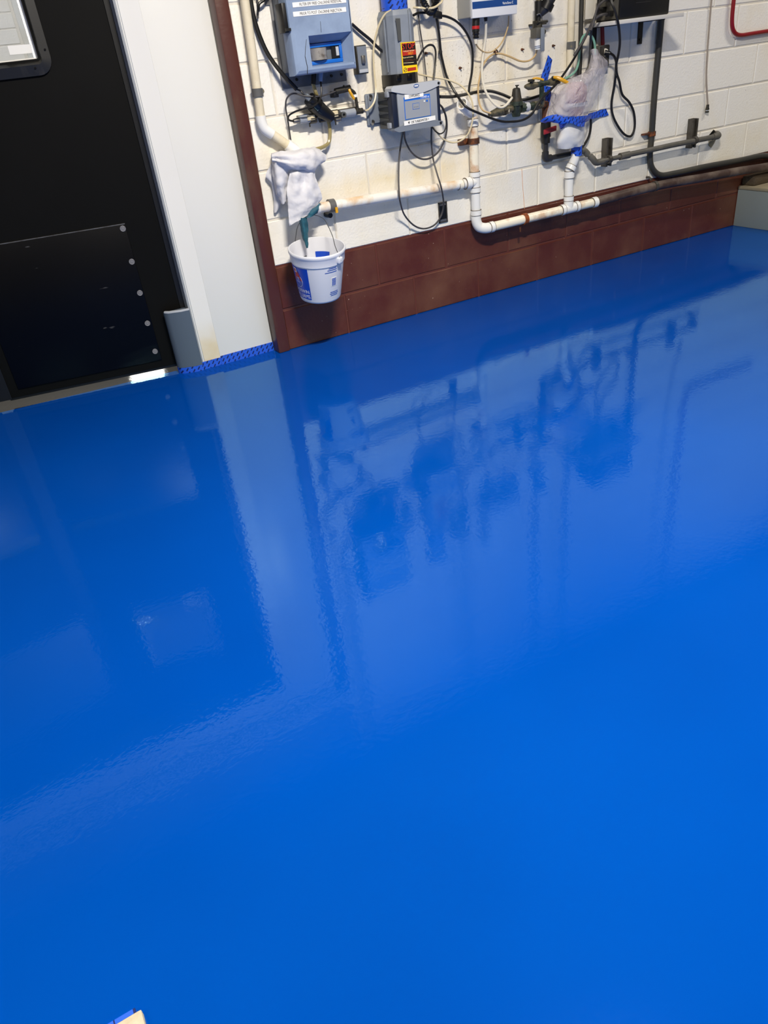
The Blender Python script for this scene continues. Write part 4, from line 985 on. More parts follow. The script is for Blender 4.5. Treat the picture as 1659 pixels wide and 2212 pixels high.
# ---- cables and tubes in the middle
def cab(name, pts, wpx, material, label, cat='cable'): return single(name, pxtube(pts, wpx), material, label, cat)
cab('tube', [(846, 20, 0.10), (828, 36, 0.07), (814, 68, 0.05), (807, 108, 0.04), (808, 150, 0.04), (812, 190, 0.05), (809, 218, 0.06), (798, 235, 0.055), (788, 240, 0.04)], 4.2, 'tube_beige', 'beige tube bowing from column top down to strainer outlet', 'tube')
cab('tube', rise(825, 10, 0.012, (1.75, 0.9, 0.4, 0.14)) + [(825, 10, 0.012), (832, 48, 0.012), (844, 90, 0.02)], 3.6, 'tube_tan', 'tan tube dropping straight behind sensor column', 'tube')
cab('cable', [(760, 52, 0.02), (778, 68, 0.022), (800, 86, 0.025), (822, 108, 0.03), (845, 122, 0.04)], 6.5, 'cable_black', 'black cable slanting from analyzer to sensor column')
cab('cable', [(893, 33, 0.06), (905, 28, 0.05), (925, 28, 0.045), (942, 33, 0.04), (965, 36, 0.04), (988, 48, 0.04), (1008, 72, 0.04), (1020, 105, 0.035), (1020, 150, 0.03), (1014, 185, 0.03), (1013, 206, 0.03)], 5, 'cable_black', 'black cable arching right from sensor column to open drain')
jb = thing('cable_tee', 'small black cable joint where two black cables cross', 'cable joint', P(945, 32, 0.045))
part('body', MB().obox(P(945, 32, 0.045), (0.019, 0.012, 0.014), (P(955, 34, 0.04) - P(935, 30, 0.04), OUT, UP), 0.004), 'black', jb)
part('cable_tie', MB().tube([P(943, 24, 0.045), P(941, 18, 0.045), P(946, 15, 0.04), P(948, 40, 0.03), P(947, 62, 0.01)], 0.0015, 6, smooth=4), 'tube_tan', jb, 'loose pale cable tie')
cab('cable', rise(933, -5, 0.035, (1.75, 0.9, 0.4, 0.14)) + [(933, -5, 0.035), (942, 35, 0.035), (948, 70, 0.03), (952, 110, 0.025), (956, 132, 0.025), (966, 168, 0.03), (985, 202, 0.06), (1006, 230, 0.125), (1036, 245, 0.125), (1078, 261, 0.12), (1105, 263, 0.115), (1130, 259, 0.115), (1148, 247, 0.115), (1160, 228, 0.115), (1172, 211, 0.115), (1203, 180, 0.12), (1238, 130, 0.10), (1266, 78, 0.10), (1284, 38, 0.13), (1300, -10, 0.12)], 5, 'cable_black', 'long black cable sagging under regulator and rising to shelf')
single('cable_clip', MB().cyl(P(951, 112, 0.0), P(951, 112, 0.032), 0.010, 0.008, 12), 'black', 'round black clip holding cable below the cable joint', 'clip')
cab('cable', rise(902, 10, 0.03, (1.75, 0.9, 0.4, 0.14)) + [(902, 10, 0.03), (907, 60, 0.03), (914, 105, 0.03), (918, 140, 0.035), (922, 176, 0.05)], 3, 'cable_grey', 'thin grey cable running straight down beside sensor column')
cab('cable', [(901, 131, 0.05), (912, 110, 0.045), (925, 98, 0.045), (936, 99, 0.045), (941, 112, 0.045), (940, 140, 0.045), (936, 176, 0.06)], 4.2, 'cable_black', 'black cable arched hump between column and controller top')
cab('cable', [(950, 209, 0.09), (975, 209, 0.06), (1005, 204, 0.035), (1035, 198, 0.03), (1060, 197, 0.03), (1085, 204, 0.03), (1110, 214, 0.035), (1135, 215, 0.035), (1165, 207, 0.04), (1178, 202, 0.03)], 6, 'cable_black', 'thick black cable waving right from controller behind regulator')
cab('tube', [(1099, 34, 0.06), (1097, 58, 0.05), (1085, 90, 0.04), (1066, 110, 0.04), (1048, 113, 0.05), (1035, 105, 0.07), (1028, 95, 0.085)], 3, 'tube_tan', 'thin tan tube looping under white cabinet', 'tube')
cab('hose', [(1050, 45, 0.08), (1049, 80, 0.06), (1044, 115, 0.05), (1041, 158, 0.05), (1047, 192, 0.06), (1060, 216, 0.075), (1077, 231, 0.09), (1091, 229, 0.09), (1105, 213, 0.075), (1112, 205, 0.05)], 5.2, 'tube_white', 'white hose hanging in a long loop from cabinet to regulator', 'hose')
cab('tube', [(1160, 106, 0.06), (1156, 120, 0.05), (1143, 131, 0.045), (1124, 132, 0.04), (1100, 122, 0.035), (1080, 116, 0.03), (1062, 119, 0.03), (1046, 136, 0.03), (1038, 160, 0.03), (1033, 190, 0.04), (1035, 220, 0.05), (1043, 238, 0.07), (1060, 245, 0.08)], 4, 'tube_tan', 'long tan tube hooked on a nail below ball valve', 'tube')
nl = thing('wall_nail', 'rusty nail with wire twist holding the tan tube', 'nail', P(1071, 113, 0.0))
part('nail', MB().cyl(P(1071, 113, 0.0), P(1071, 112, 0.05), 0.004, 0.003, 8), 'rust', nl)
part('wire_twist', MB().ring(P(1071, 113, 0.03), OUT, 0.008, 0.012, 0.006, 12).tube([P(1070, 112, 0.03), P(1070, 105, 0.04)], 0.002, 6), 'rust', nl)
cab('tube', [(903, 160, 0.07), (930, 166, 0.05), (965, 172, 0.045), (994, 184, 0.06), (1012, 203, 0.09), (1021, 226, 0.10), (1021, 258, 0.10), (1013, 286, 0.09), (997, 303, 0.07), (977, 308, 0.06), (957, 300, 0.06), (942, 284, 0.07), (936, 276, 0.08)], 3.6, 'tube_beige', 'beige tube bowing from column base past drain to controller', 'tube')
cab('cable', [(871, 281, 0.09), (866, 310, 0.06), (862, 345, 0.06), (861, 385, 0.085), (862, 414, 0.102), (864, 434, 0.10), (873, 463, 0.05), (893, 486, 0.03), (915, 494, 0.025), (937, 487, 0.025), (951, 470, 0.025), (957, 452, 0.03), (958, 435, 0.06), (953, 405, 0.10), (944, 375, 0.085), (936, 345, 0.06), (932, 310, 0.06), (932, 274, 0.09)], 3.6, 'cable_grey', 'dark grey cable hanging in a long loop over white pipe')
cab('cable', [(873, 281, 0.10), (875, 302, 0.07), (886, 325, 0.055), (904, 341, 0.05), (925, 343, 0.05), (945, 330, 0.05), (958, 308, 0.05), (965, 282, 0.05), (964, 255, 0.06), (957, 234, 0.07), (950, 226, 0.09)], 3.8, 'cable_grey', 'dark grey cable in a short round loop below controller')
cab('cable', [(934, 275, 0.10), (941, 284, 0.08), (951, 289, 0.07), (960, 283, 0.065), (964, 268, 0.065), (961, 247, 0.07), (953, 230, 0.09)], 2.8, 'cable_black', 'thin black cable in a small loop at controller corner')
# ---- recessed wall box above the maroon band
t = thing('wall_box', 'open black wall box just above maroon band', 'electrical box', P(957, 458, 0.0))
x0, x1 = P(947.5, 460, 0.003).x, P(966, 460, 0.003).x; z0, z1 = P(956, 481, 0.003).z, P(958, 436, 0.003).z
fr = MB()
for (a0, a1, b0, b1) in ((x0, x1, z0, z0 + 0.005), (x0, x1, z1 - 0.005, z1), (x0, x0 + 0.005, z0, z1), (x1 - 0.005, x1, z0, z1)):
    fr.box((a0, -0.006, b0), (a1, 0.0, b1))
part('rim', fr, 'strut_metal', t, 'grey metal rim')
part('cavity_shade', MB().box((x0 + 0.002, -0.002, z0 + 0.002), (x1 - 0.002, 0.0, z1 - 0.002)), 'black', t, 'flat black plate painting the shade inside the box')  # no real depth: black colour stands for shade in the open box
part('lug', MB().box((x0 + 0.008, -0.005, z1 - 0.016), (x1 - 0.008, -0.002, z1 - 0.008)), 'steel', t)
part('lug', MB().box((x0 + 0.006, -0.005, z0 + 0.006), (x1 - 0.006, -0.002, z0 + 0.016)), 'steel', t)

# ================================================================== WHITE DRAIN PIPEWORK
t = thing('drain_pipe', 'stained white drain pipe with open funnel, tee and elbow', 'pipe', (0.79, -0.05, 0.37))
O1 = 0.045
R2 = RAD(1024, 330, O1, 20)
xv = P(1024, 330, O1).x
def V(z): return Vector((xv, -O1, z))
zt = P(1025, 208, O1).z; zf = P(1025, 262, O1).z; ztee = P(1023, 393, O1).z; zel = P(1028, 488, 0.06).z
zb = 0.388
part('upper_pipe', MB().tube([V(P(1025, 225, O1).z), V(zf + 0.01)], R2 * 0.94, 20), 'pvc', t)
part('top_socket', MB().ring(V(zt - 0.015), UP, R2 * 0.8, R2 * 1.16, 0.045, 24), 'pvc', t, 'open white socket')
part('wye', MB().tube([V(zf + 0.035), P(1012, 240, 0.065), P(1003, 230, 0.085)], R2 * 1.05, 20, smooth=4), 'pvc_clean', t, 'white side branch')
fa = (P(1000, 226, 0.095) - P(1012, 240, 0.065)).normalized()
part('funnel_rim', MB().ring(P(1001, 227, 0.09), fa, R2 * 0.92, R2 * 1.18, 0.035, 24), 'pvc_clean', t, 'open funnel mouth')
part('funnel_dark', MB().cyl(P(1001.5, 228, 0.088), P(1001, 227, 0.09), R2 * 0.93, None, 20), 'pvc_stained', t)
part('socket', MB().cyl(V(zf - 0.02), V(zf + 0.012), R2 * 1.17, None, 24), 'pvc_clean', t)
part('middle_pipe', MB().cyl(V(ztee + 0.02), V(zf - 0.01), R2, None, 24), 'pvc_stained', t, 'rust stained upright pipe')
part('tee_socket', MB().cyl(V(ztee + 0.022), V(ztee + 0.046), R2 * 1.18, None, 24), 'pvc_clean', t)
part('tee', MB().cyl(V(ztee - 0.03), V(ztee + 0.03), R2 * 1.1, None, 24).tube([V(ztee), V(ztee) - XA * 0.045], R2 * 1.1, 24), 'pvc_clean', t, 'white tee')
part('tee_socket', MB().cyl(V(ztee - 0.05), V(ztee - 0.026), R2 * 1.18, None, 24), 'pvc_clean', t)
part('tee_socket', MB().tube([V(ztee) - XA * 0.03, V(ztee) - XA * 0.062], R2 * 1.2, 24), 'pvc_clean', t)
part('lower_pipe', MB().cyl(V(zb + 0.04), V(ztee - 0.04), R2, None, 24), 'pvc_clean', t)
eb = [V(zb + 0.055), V(zb + 0.02), Vector((xv + 0.012, -0.05, zb - 0.008)), Vector((xv + 0.04, -0.06, zb - 0.02)), Vector((xv + 0.075, -0.065, zb - 0.022))]
part('elbow', MB().tube(eb, R2 * 1.12, 24, smooth=5), 'pvc_clean', t, 'white elbow')
part('elbow_socket', MB().cyl(V(zb + 0.05), V(zb + 0.075), R2 * 1.2, None, 24), 'pvc_clean', t)
hb0 = Vector((xv + 0.065, -0.065, zb - 0.021)); hb1 = P(1288, 436, 0.072)
def H(u): return hb0 + (hb1 - hb0) * u
hd = (hb1 - hb0).normalized()
part('elbow_socket', MB().tube([H(0.0), H(0.035)], R2 * 1.18, 24), 'pvc_clean', t)
part('bottom_pipe', MB().tube([H(0.02), H(0.97)], R2, 24), 'pvc_stained', t, 'rust stained level pipe')
uT = (P(1228, 447, 0.07).x - hb0.x) / (hb1.x - hb0.x)
part('bottom_tee', MB().tube([H(uT) - hd * 0.035, H(uT) + hd * 0.05], R2 * 1.13, 24).tube([H(uT), H(uT) + UP * 0.05], R2 * 1.13, 24), 'pvc_clean', t, 'white tee')
for dd in (-0.045, 0.055):
    part('tee_socket', MB().tube([H(uT) + hd * (dd - 0.012), H(uT) + hd * (dd + 0.012)], R2 * 1.22, 24), 'pvc_clean', t)
part('end_socket', MB().tube([H(0.955), H(1.0)], R2 * 1.2, 24), 'pvc_clean', t)
uC = (P(1134, 467, 0.07).x - hb0.x) / (hb1.x - hb0.x)
rc_ = part('pipe_clamp', MB().ring(H(uC), hd, R2, R2 + 0.005, 0.022), 'rust_orange', t, 'orange rusty clamp')
part('clamp_screw', MB().cyl(H(uC) - UP * 0.035 - XA * 0.03, H(uC) - UP * 0.06 - XA * 0.03, 0.006, 0.004, 8), 'rust', rc_)
zc = P(1020, 305, O1).z
cl_ = part('pipe_clamp', MB().ring(V(zc), UP, R2, R2 + 0.006, 0.026).box((xv - R2 - 0.045, -0.03, zc - 0.014), (xv - R2 + 0.006, -0.002, zc + 0.014), 0.004), 'rust', t, 'dark rusty clamp')
# upright to the wrapped drain
xb = H(uT).x; yb = H(uT).y
zu = P(1226, 385, -yb).z
part('riser_pipe', MB().cyl((xb, yb, hb0.z + 0.03), (xb, yb, zu + 0.03), R2 * 0.95, None, 24), 'pvc_clean', t)
part('riser_socket', MB().cyl((xb, yb, hb0.z + 0.042), (xb, yb, hb0.z + 0.066), R2 * 1.16, None, 24), 'pvc_clean', t)
part('riser_socket', MB().cyl((xb, yb, zu), (xb, yb, zu + 0.034), R2 * 1.16, None, 24), 'pvc_clean', t)
up = [Vector((xb, yb, zu + 0.02)), Vector((xb + 0.004, yb, zu + 0.05)), P(1238, 352, 0.08), P(1243, 337, 0.085), P(1245, 318, 0.085)]
part('riser_elbow', MB().tube(up, R2 * 1.02, 20, smooth=5), 'pvc_clean', t, 'white bend')
part('riser_socket', MB().tube([P(1231, 367, 0.077), P(1236, 357, 0.079)], R2 * 1.18, 24), 'pvc_clean', t)
part('standpipe', MB().tube([P(1245, 320, 0.085), P(1243, 270, 0.085)], R2 * 0.98, 20), 'pvc_clean', t)
# left arm
hl0 = V(ztee) - XA * 0.05; hl1 = P(684, 450, 0.06)
part('left_pipe', MB().tube([hl0, hl1], R2 * 0.97, 24), 'pvc', t, 'stained level pipe reaching left to the cloth')
part('left_socket', MB().tube([hl0 - XA * 0.03, hl0 - XA * 0.055], R2 * 1.03, 24), 'pvc_stained', t)
part('left_elbow', MB().tube([hl1 + XA * 0.01, hl1 - XA * 0.02, hl1 - XA * 0.045 + UP * 0.02, hl1 - XA * 0.055 + UP * 0.06], R2 * 1.1, 20, smooth=4), 'pvc_clean', t)
u = (P(716, 446, 0.06).x - hl0.x) / (hl1.x - hl0.x)
k_ = part('pipe_clamp', MB().ring(hl0 + (hl1 - hl0) * u, hl1 - hl0, R2, R2 + 0.007, 0.028), 'clamp_grey', t, 'grey clamp with yellow tab')
c_ = hl0 + (hl1 - hl0) * u
part('clamp_foot', MB().cyl((c_.x - 0.004, -0.001, c_.z - 0.042), (c_.x - 0.004, -0.045, c_.z - 0.042), 0.014, 0.012, 12), 'black', k_)
part('clamp_tab', MB().obox(c_ + Vector((0.008, -0.034, -0.016)), (0.006, 0.003, 0.012), (XA, OUT, UP)), 'handle_yellow', k_)

for o in [c for c in t.children if 'socket' in c.name and c.name != 'top_socket']:
    vs = [v.co.copy() for v in o.data.vertices]
    if len(vs) != 48: continue
    wl = wloc(t)
    for ring_ in (vs[:24], vs[24:]):
        c0 = sum(ring_, Vector()) / 24; r_ = (ring_[0] - c0).length
        axis_ = (sum(vs[24:], Vector()) / 24 - sum(vs[:24], Vector()) / 24).normalized()
        part('glue_line', MB().ring(c0 + wl, axis_, r_ * 0.86, r_ * 1.008, 0.0022, 24), 'glue_dark', o)

# ================================================================== RIGHT GROUP
# ---- ball valve and strainer dropping in at the top
t = thing('ball_valve', 'black strainer and grey ball valve hanging from top', 'valve', P(1161, 105, 0.07))
part('strainer', MB().cyl(P(1164, 2, 0.07), P(1163, 45, 0.07), 0.020, 0.018, 16), 'black', t, 'black strainer body')
part('strainer_arm', MB().tube([P(1164, 32, 0.07), P(1176, 18, 0.085), P(1192, -10, 0.10)], [0.016, 0.026, 0.026], 16), 'pipe_charcoal', t, 'black strainer arm')
part('strainer_cap', MB().tube([P(1178, 20, 0.088), P(1185, 5, 0.095)], 0.031, 10), 'black', t)
part('inlet', MB().cyl(rise(1164, 3, 0.07, (1.8,))[0], P(1164, 3, 0.07), 0.013, None, 14), 'brass_dirty', t)
part('union', MB().cyl(P(1161, 45, 0.07), P(1160.5, 61, 0.07), 0.023, None, 8), 'bronze_dark', t, 'dark hex union')
part('union_bolt', MB().tube([P(1161, 48, 0.095), P(1182, 46, 0.075)], 0.006, 8), 'bronze_dark', t)
part('valve_body', MB().obox(P(1160.5, 71, 0.07), (0.024, 0.024, 0.022), (XA, OUT, UP), 0.006), 'pipe_grey', t, 'grey valve body')
part('stem', MB().cyl(P(1171, 69, 0.07), P(1175, 69, 0.10), 0.011, None, 12), 'bronze_dark', t)
part('lever', MB().obox(P(1172, 85, 0.10), (0.011, 0.004, 0.048), (XA, OUT, UP), 0.003), 'box_mid', t, 'grey lever')
part('nozzle', MB().cyl(P(1161, 81, 0.07), P(1161.5, 107, 0.07), 0.015, 0.014, 14), 'pvc_clean', t, 'white hose nozzle')
for yy in (99, 102.5):
    part('nozzle_ring', MB().cyl(P(1161.4, yy, 0.07), P(1161.4, yy + 1.2, 0.07), 0.0153, None, 14), 'stripe_navy', t)
part('clip_wire', MB().tube([P(1160, 32, 0.093), P(1166, 30, 0.096), P(1169, 38, 0.09), P(1168, 46, 0.09)], 0.003, 6, smooth=4), 'steel', t)
part('standoff', MB().box(P(1156, 55, 0.05), P(1166, 50, 0.0)), 'bronze_dark', t)
# ---- white conduit and black conduit
t = thing('white_conduit', 'white vertical conduit with grey clamp left of black conduit', 'conduit', P(1232, 165, 0.03))
R3 = RAD(1234, 80, 0.025, 15)
part('pipe', MB().tube(rise(1233, 80, 0.025, (2.0,)) + [P(1233, 80, 0.025), P(1231, 150, 0.025)], R3, 16), 'conduit_cream', t)
part('end_fitting', MB().lathe(P(1231, 146, 0.025), -UP, [(0, R3 * 1.1), (0.01, R3 * 1.25), (0.03, R3 * 1.25), (0.045, R3 * 0.9)], 16), 'pvc_clean', t, 'white end fitting')
strap(t, 'clamp', P(1234, 98, 0.025), UP, R3, 0.032, 'clamp_grey')
single('black_conduit', MB().tube(rise(1256, 20, 0.025, (2.0,)) + [P(1256, 20, 0.025), P(1254, 100, 0.025), P(1250, 200, 0.025)], RAD(1255, 80, 0.025, 9.5), 16), 'conduit_dark', 'straight black vertical conduit behind green hose and shelf end', 'conduit')
jb = thing('junction_box', 'small white junction box between black conduit and shelf', 'electrical box', P(1275, 36, 0.02))
part('body', MB().box(P(1264, 38, 0.0), P(1285, -30, 0.05), 0.003), 'conduit_cream', jb)
part('lid', MB().obox((P(1264, 38, 0.05) + P(1285, -30, 0.05)) / 2, (0.028, 0.002, 0.07), (XA, OUT, UP), 0.002), 'tube_white', jb)
# ---- shelf with black power unit
SX0, SX1, SZ, SD = 1.506, 1.984, 1.191, 0.20
t = thing('wall_shelf', 'narrow white wall shelf carrying black power unit', 'shelf', ((SX0 + SX1) / 2, -0.1, SZ))
part('board', MB().box((SX0, -SD, SZ), (SX1, 0.0, SZ + 0.018), 0.002), 'shelf_white', t, 'white shelf board')
for (xa, h_) in ((1.555, 0.115), (1.875, 0.10)):
    b_ = part('bracket', MB().box((xa, -0.005, SZ - h_), (xa + 0.032, 0.0, SZ)).box((xa, -0.15, SZ - 0.004), (xa + 0.032, 0.0, SZ)), 'black', t, 'black flat bracket')
    part('bracket_screw', MB().cyl((xa + 0.016, -0.005, SZ - h_ + 0.02), (xa + 0.016, -0.009, SZ - h_ + 0.02), 0.005, None, 8), 'bronze_dark', b_)
UX0, UX1, UZ = 1.565, 1.895, SZ + 0.0182
t = thing('power_unit', 'black power unit with plugs standing on wall shelf', 'power supply', ((UX0 + UX1) / 2, -0.1, UZ))
part('case', MB().box((UX0, -0.182, UZ), (UX1, -0.02, UZ + 0.22), 0.006), 'black', t, 'black ribbed case')
for k in range(4):
    part('vent_slot', MB().box((UX0 + 0.10, -0.1832, UZ + 0.06 + k * 0.012), (UX0 + 0.20, -0.182, UZ + 0.063 + k * 0.012)), 'pipe_charcoal', t)
sp = part('socket_panel', MB().box((UX0 - 0.003, -0.17, UZ + 0.006), (UX0, -0.03, UZ + 0.20)), 'pipe_grey', t, 'grey socket panel with plugs')
for (y_, z_) in ((-0.13, 0.03), (-0.08, 0.05), (-0.13, 0.09), (-0.07, 0.11)):
    part('plug', MB().obox((UX0 - 0.018, y_, UZ + z_), (0.016, 0.014, 0.012), (XA, OUT, UP), 0.004), 'cable_black', sp)
# cords from the plugs
PU = t
def cord3(pts, r, label): return part('power_cord', MB().tube([Vector(p) for p in pts], r, 8, smooth=6), 'cable_grey', PU, label)
cord3([(UX0 - 0.034, -0.13, UZ + 0.03), P(1296, 33, 0.15), P(1281, 46, 0.14), P(1271, 66, 0.13), P(1262, 85, 0.14), P(1240, 120, 0.135)], 0.006, 'lowest grey power cord from plug at shelf end')
cord3([(UX0 - 0.034, -0.08, UZ + 0.05), P(1293, 22, 0.11), P(1283, 40, 0.11), P(1277, 70, 0.09), P(1275, 110, 0.07), P(1271, 152, 0.06), P(1268, 170, 0.05)], 0.006, 'grey power cord falling behind clear bag')
cord3([(UX0 - 0.034, -0.13, UZ + 0.09), P(1302, 3, 0.15), P(1290, 18, 0.16), P(1282, 50, 0.16), P(1276, 66, 0.16)], 0.0055, 'uppermost grey power cord curling from power unit')
part('mains_cord', pxtube([(1316, -40, 0.16), (1320, 0, 0.20), (1328, 22, 0.215), (1336, 54, 0.215), (1339, 90, 0.17), (1336, 117, 0.12), (1331, 140, 0.08), (1330, 160, 0.05), (1327, 185, 0.03), (1321, 222, 0.02), (1324, 250, 0.02), (1337, 276, 0.02), (1351, 292, 0.02), (1364, 293, 0.02), (1371, 273, 0.02), (1369, 243, 0.02), (1359, 221, 0.025), (1344, 204, 0.03), (1338, 177, 0.04), (1332, 157, 0.065), (1331, 134, 0.06), (1326, 121, 0.07), (1318, 115, 0.075)], 5), 'cable_black', PU, 'long black mains cord looping low on wall')
# ---- outlet box under the shelf with red conduit
t = thing('outlet_box', 'grey outlet box with black plug under wall shelf', 'outlet', P(1305, 145, 0.03))
x0, x1 = P(1294, 120, 0.045).x, P(1316, 120, 0.045).x; z0, z1 = P(1308, 145, 0.045).z, P(1308, 97, 0.045).z
part('box', MB().box((x0, -0.045, z0), (x1, 0.0, z1), 0.004), 'pipe_grey', t, 'grey outlet box')
part('cover', MB().box((x0 + 0.003, -0.048, z0 + 0.004), (x1 - 0.003, -0.045, z1 - 0.004)), 'strut_metal', t)
part('socket', MB().cyl(P(1307, 113, 0.048), P(1307, 113, 0.051), 0.017, None, 16), 'tube_white', t)
part('plug', MB().tube([P(1307, 114, 0.05), P(1319, 115, 0.075)], [0.014, 0.008], 10), 'black', t, 'black plug')
part('conduit', MB().tube([P(1302, 97, 0.02), P(1301, 57, 0.02)], 0.010, 12), 'conduit_red', t, 'short red conduit')
# ---- black conduit bending right along the wall
t = thing('bent_conduit', 'dark conduit dropping from shelf and bending right above pipe', 'conduit', P(1410, 370, 0.04))
sp_ = [P(1429, 38, 0.02), P(1421, 126, 0.02), P(1413, 215, 0.02), P(1408, 288, 0.02), P(1404, 335, 0.02), P(1408, 362, 0.02), P(1425, 378, 0.022), P(1455, 375, 0.025), P(1518, 361, 0.028), P(1594, 347, 0.03), P(1636, 338.5, 0.03), P(1659, 337, 0.03), P(1720, 338, 0.03)]
part('pipe', MB().tube(sp_, RAD(1412, 220, 0.04, 13), 16, smooth=6), 'conduit_dark', t)
k_ = part('clamp', MB().ring(P(1408, 289, 0.02), UP, RAD(1412, 220, 0.04, 13), RAD(1412, 220, 0.04, 13) + 0.005, 0.024).box(P(1393, 293, 0.03), P(1406, 285, 0.001)), 'rust', t, 'rusty clamp')
# ---- brown waste pipe along the top of the maroon band
t = thing('waste_pipe', 'dusty brown waste pipe along top of maroon band', 'pipe', P(1450, 410, 0.08))
bp_ = [hb1 - hd * 0.01, P(1417, 402, 0.08), P(1518, 384, 0.085), P(1594, 370, 0.09), P(1659, 360, 0.10), P(1800, 335, 0.11)]
part('pipe', MB().tube(bp_, R2 * 1.05, 20, smooth=4), 'pipe_brown', t)
part('hanger_strap', MB().ring(P(1414, 402.5, 0.08), hd, R2 * 1.05, R2 * 1.05 + 0.004, 0.02).tube([P(1407, 388, 0.06), P(1402, 383, 0.02), P(1396, 382, 0.004)], 0.006, 6), 'strut_metal', t, 'perforated hanger strap')
# ---- grey pipe on struts, black valve, red handle
t = thing('grey_pipe', 'grey plastic pipe on two metal struts with red valve handle', 'pipe', P(1400, 330, 0.06))
GO = 0.062
R4 = RAD(1440, 315, GO, 11)
part('pipe', MB().tube([P(1348, 336, GO), P(1400, 325, GO), P(1452, 313.5, GO), P(1551, 294, GO)], R4, 16), 'pipe_grey', t)
part('end_elbow', MB().tube([P(1540, 296, GO), P(1551, 293.5, GO), P(1549, 290, 0.02), P(1545, 290, -0.004)], R4 * 1.25, 16, smooth=5), 'pipe_grey', t, 'grey elbow into wall')
part('coupling', MB().tube([P(1339, 338.5, GO), P(1359, 334, GO)], R4 * 1.3, 16), 'pipe_grey', t)
part('thin_pipe', MB().tube([P(1292, 350, GO), P(1342, 338, GO)], R4 * 0.8, 14), 'pipe_grey', t)
part('elbow', MB().tube([P(1303, 348, GO), P(1288, 351, GO), P(1281, 344, GO), P(1274, 337, 0.052)], R4 * 1.15, 14, smooth=4), 'pipe_grey', t)
GO2 = 0.034
part('offset_pipe', MB().tube([P(1276, 339, 0.055), P(1264, 328, GO2)], R4 * 0.8, 14), 'pipe_grey', t)
part('elbow', MB().tube([P(1270, 334, 0.042), P(1262, 326, GO2), P(1254, 326.5, GO2)], R4 * 1.15, 14, smooth=4), 'pipe_grey', t)
part('cross_pipe', MB().tube([P(1258, 326.5, GO2), P(1180, 343, GO2)], R4 * 0.85, 14), 'pipe_charcoal', t, 'charcoal cross pipe')
part('elbow', MB().tube([P(1190, 341, GO2), P(1179, 342, GO2), P(1178, 328, GO2)], R4 * 1.25, 14, smooth=4), 'pipe_charcoal', t)
part('drop_pipe', MB().tube([P(1178.5, 335, GO2), P(1179, 300, GO2)], R4 * 0.85, 14), 'pipe_charcoal', t)
part('valve_body', MB().cyl(P(1179, 309, GO2), P(1179, 292, GO2), R4 * 1.5, None, 10).cyl(P(1179, 296, GO2), P(1179, 264, GO2), R4 * 1.75, None, 14), 'black', t, 'black ball valve')
part('valve_handle', MB().obox(P(1188, 281, GO2 + 0.04), (0.040, 0.006, 0.012), (XA + UP * 0.12, OUT, UP), 0.004).obox(P(1184, 281, GO2 + 0.02), (0.012, 0.02, 0.010), (XA, OUT, UP), 0.003), 'handle_red', t, 'red valve handle')
part('valve_inlet', MB().cyl(P(1179, 266, GO2), P(1178, 222, GO2), R4 * 1.2, None, 14), 'rust', t, 'rusty union above the valve')
for (px, py) in ((1316, 344), (1501, 303)):
    part('pipe_strap', MB().ring(P(px, py, GO), P(1452, 313.5, GO) - P(1400, 325, GO), R4, R4 + 0.006, 0.02), 'strut_metal', t)
for i, (xa, z0, z1) in enumerate(((1.662, 0.532, 0.672), (2.322, 0.532, 0.685))):
    s_ = thing('strut', ['short grey metal strut below power cord loop', 'short grey metal strut below hanging hose connector'][i], 'strut', (xa + 0.02, -0.02, z0), 'metal struts carrying the grey pipe')
    part('channel', MB().box((xa, -0.041, z0), (xa + 0.003, 0.0, z1)).box((xa + 0.038, -0.041, z0), (xa + 0.041, 0.0, z1)).box((xa + 0.003, -0.003, z0), (xa + 0.038, 0.0, z1)).box((xa + 0.003, -0.041, z0), (xa + 0.011, -0.038, z1)).box((xa + 0.030, -0.041, z0), (xa + 0.038, -0.038, z1)), 'strut_metal', s_)
    part('strut_nut', MB().box((xa + 0.006, -0.050, z0 + 0.020), (xa + 0.036, -0.0415, z0 + 0.034), 0.002), 'strut_metal', s_)
wh = thing('wall_patch', 'broken hole and grey mortar patch behind pipe end', 'patch', P(1540, 296, 0.0))
part('hole', MB().prism([P(1531, 292, 0.0), P(1541, 280, 0.0), P(1548, 285, 0.0), P(1549, 294, 0.0), P(1538, 297, 0.0)], (0, -0.0015, 0)), 'black', wh, 'black plate painting the shade of the broken hole')  # flat plate on the wall, black for the shade inside the hole
part('mortar', MB().prism([P(1530, 303, 0.0), P(1546, 299, 0.0), P(1541, 310, 0.0), P(1535, 319, 0.0), P(1530, 314, 0.0)], (0, -0.006, 0)), 'concrete', wh, 'grey mortar patch')
# ---- pressure regulator and fittings
t = thing('pressure_regulator', 'green bronze pressure regulator with brass fittings on wall', 'regulator', P(1115, 252, 0.07))
RO = 0.075
part('bell', MB().lathe(P(1115.5, 221, RO), UP, [(0, 0.027), (0.01, 0.026), (0.035, 0.022), (0.058, 0.018), (0.062, 0.012)], 20), 'bronze_dark', t, 'dark bell housing')
part('flange', MB().cyl(P(1115.5, 228, RO), P(1115.5, 219, RO), 0.031, None, 20), 'bronze_green', t)
part('lower_body', MB().lathe(P(1115, 252, RO), UP, [(0, 0.018), (0.01, 0.022), (0.05, 0.027)], 8), 'bronze_green', t, 'green lower body')
part('adjusting_screw', MB().cyl(P(1115.5, 194, RO), P(1117, 184, RO), 0.004, None, 8).cyl(P(1117, 186, RO), P(1117, 183.5, RO), 0.009, 0.010, 10), 'bronze_dark', t)
part('left_barrel', MB().tube([P(1106, 235, RO), P(1094, 237, RO), P(1078, 241, RO), P(1062, 246, RO)], [0.016, 0.021, 0.022, 0.014], 12), 'brass_dirty', t, 'left brass coupling')
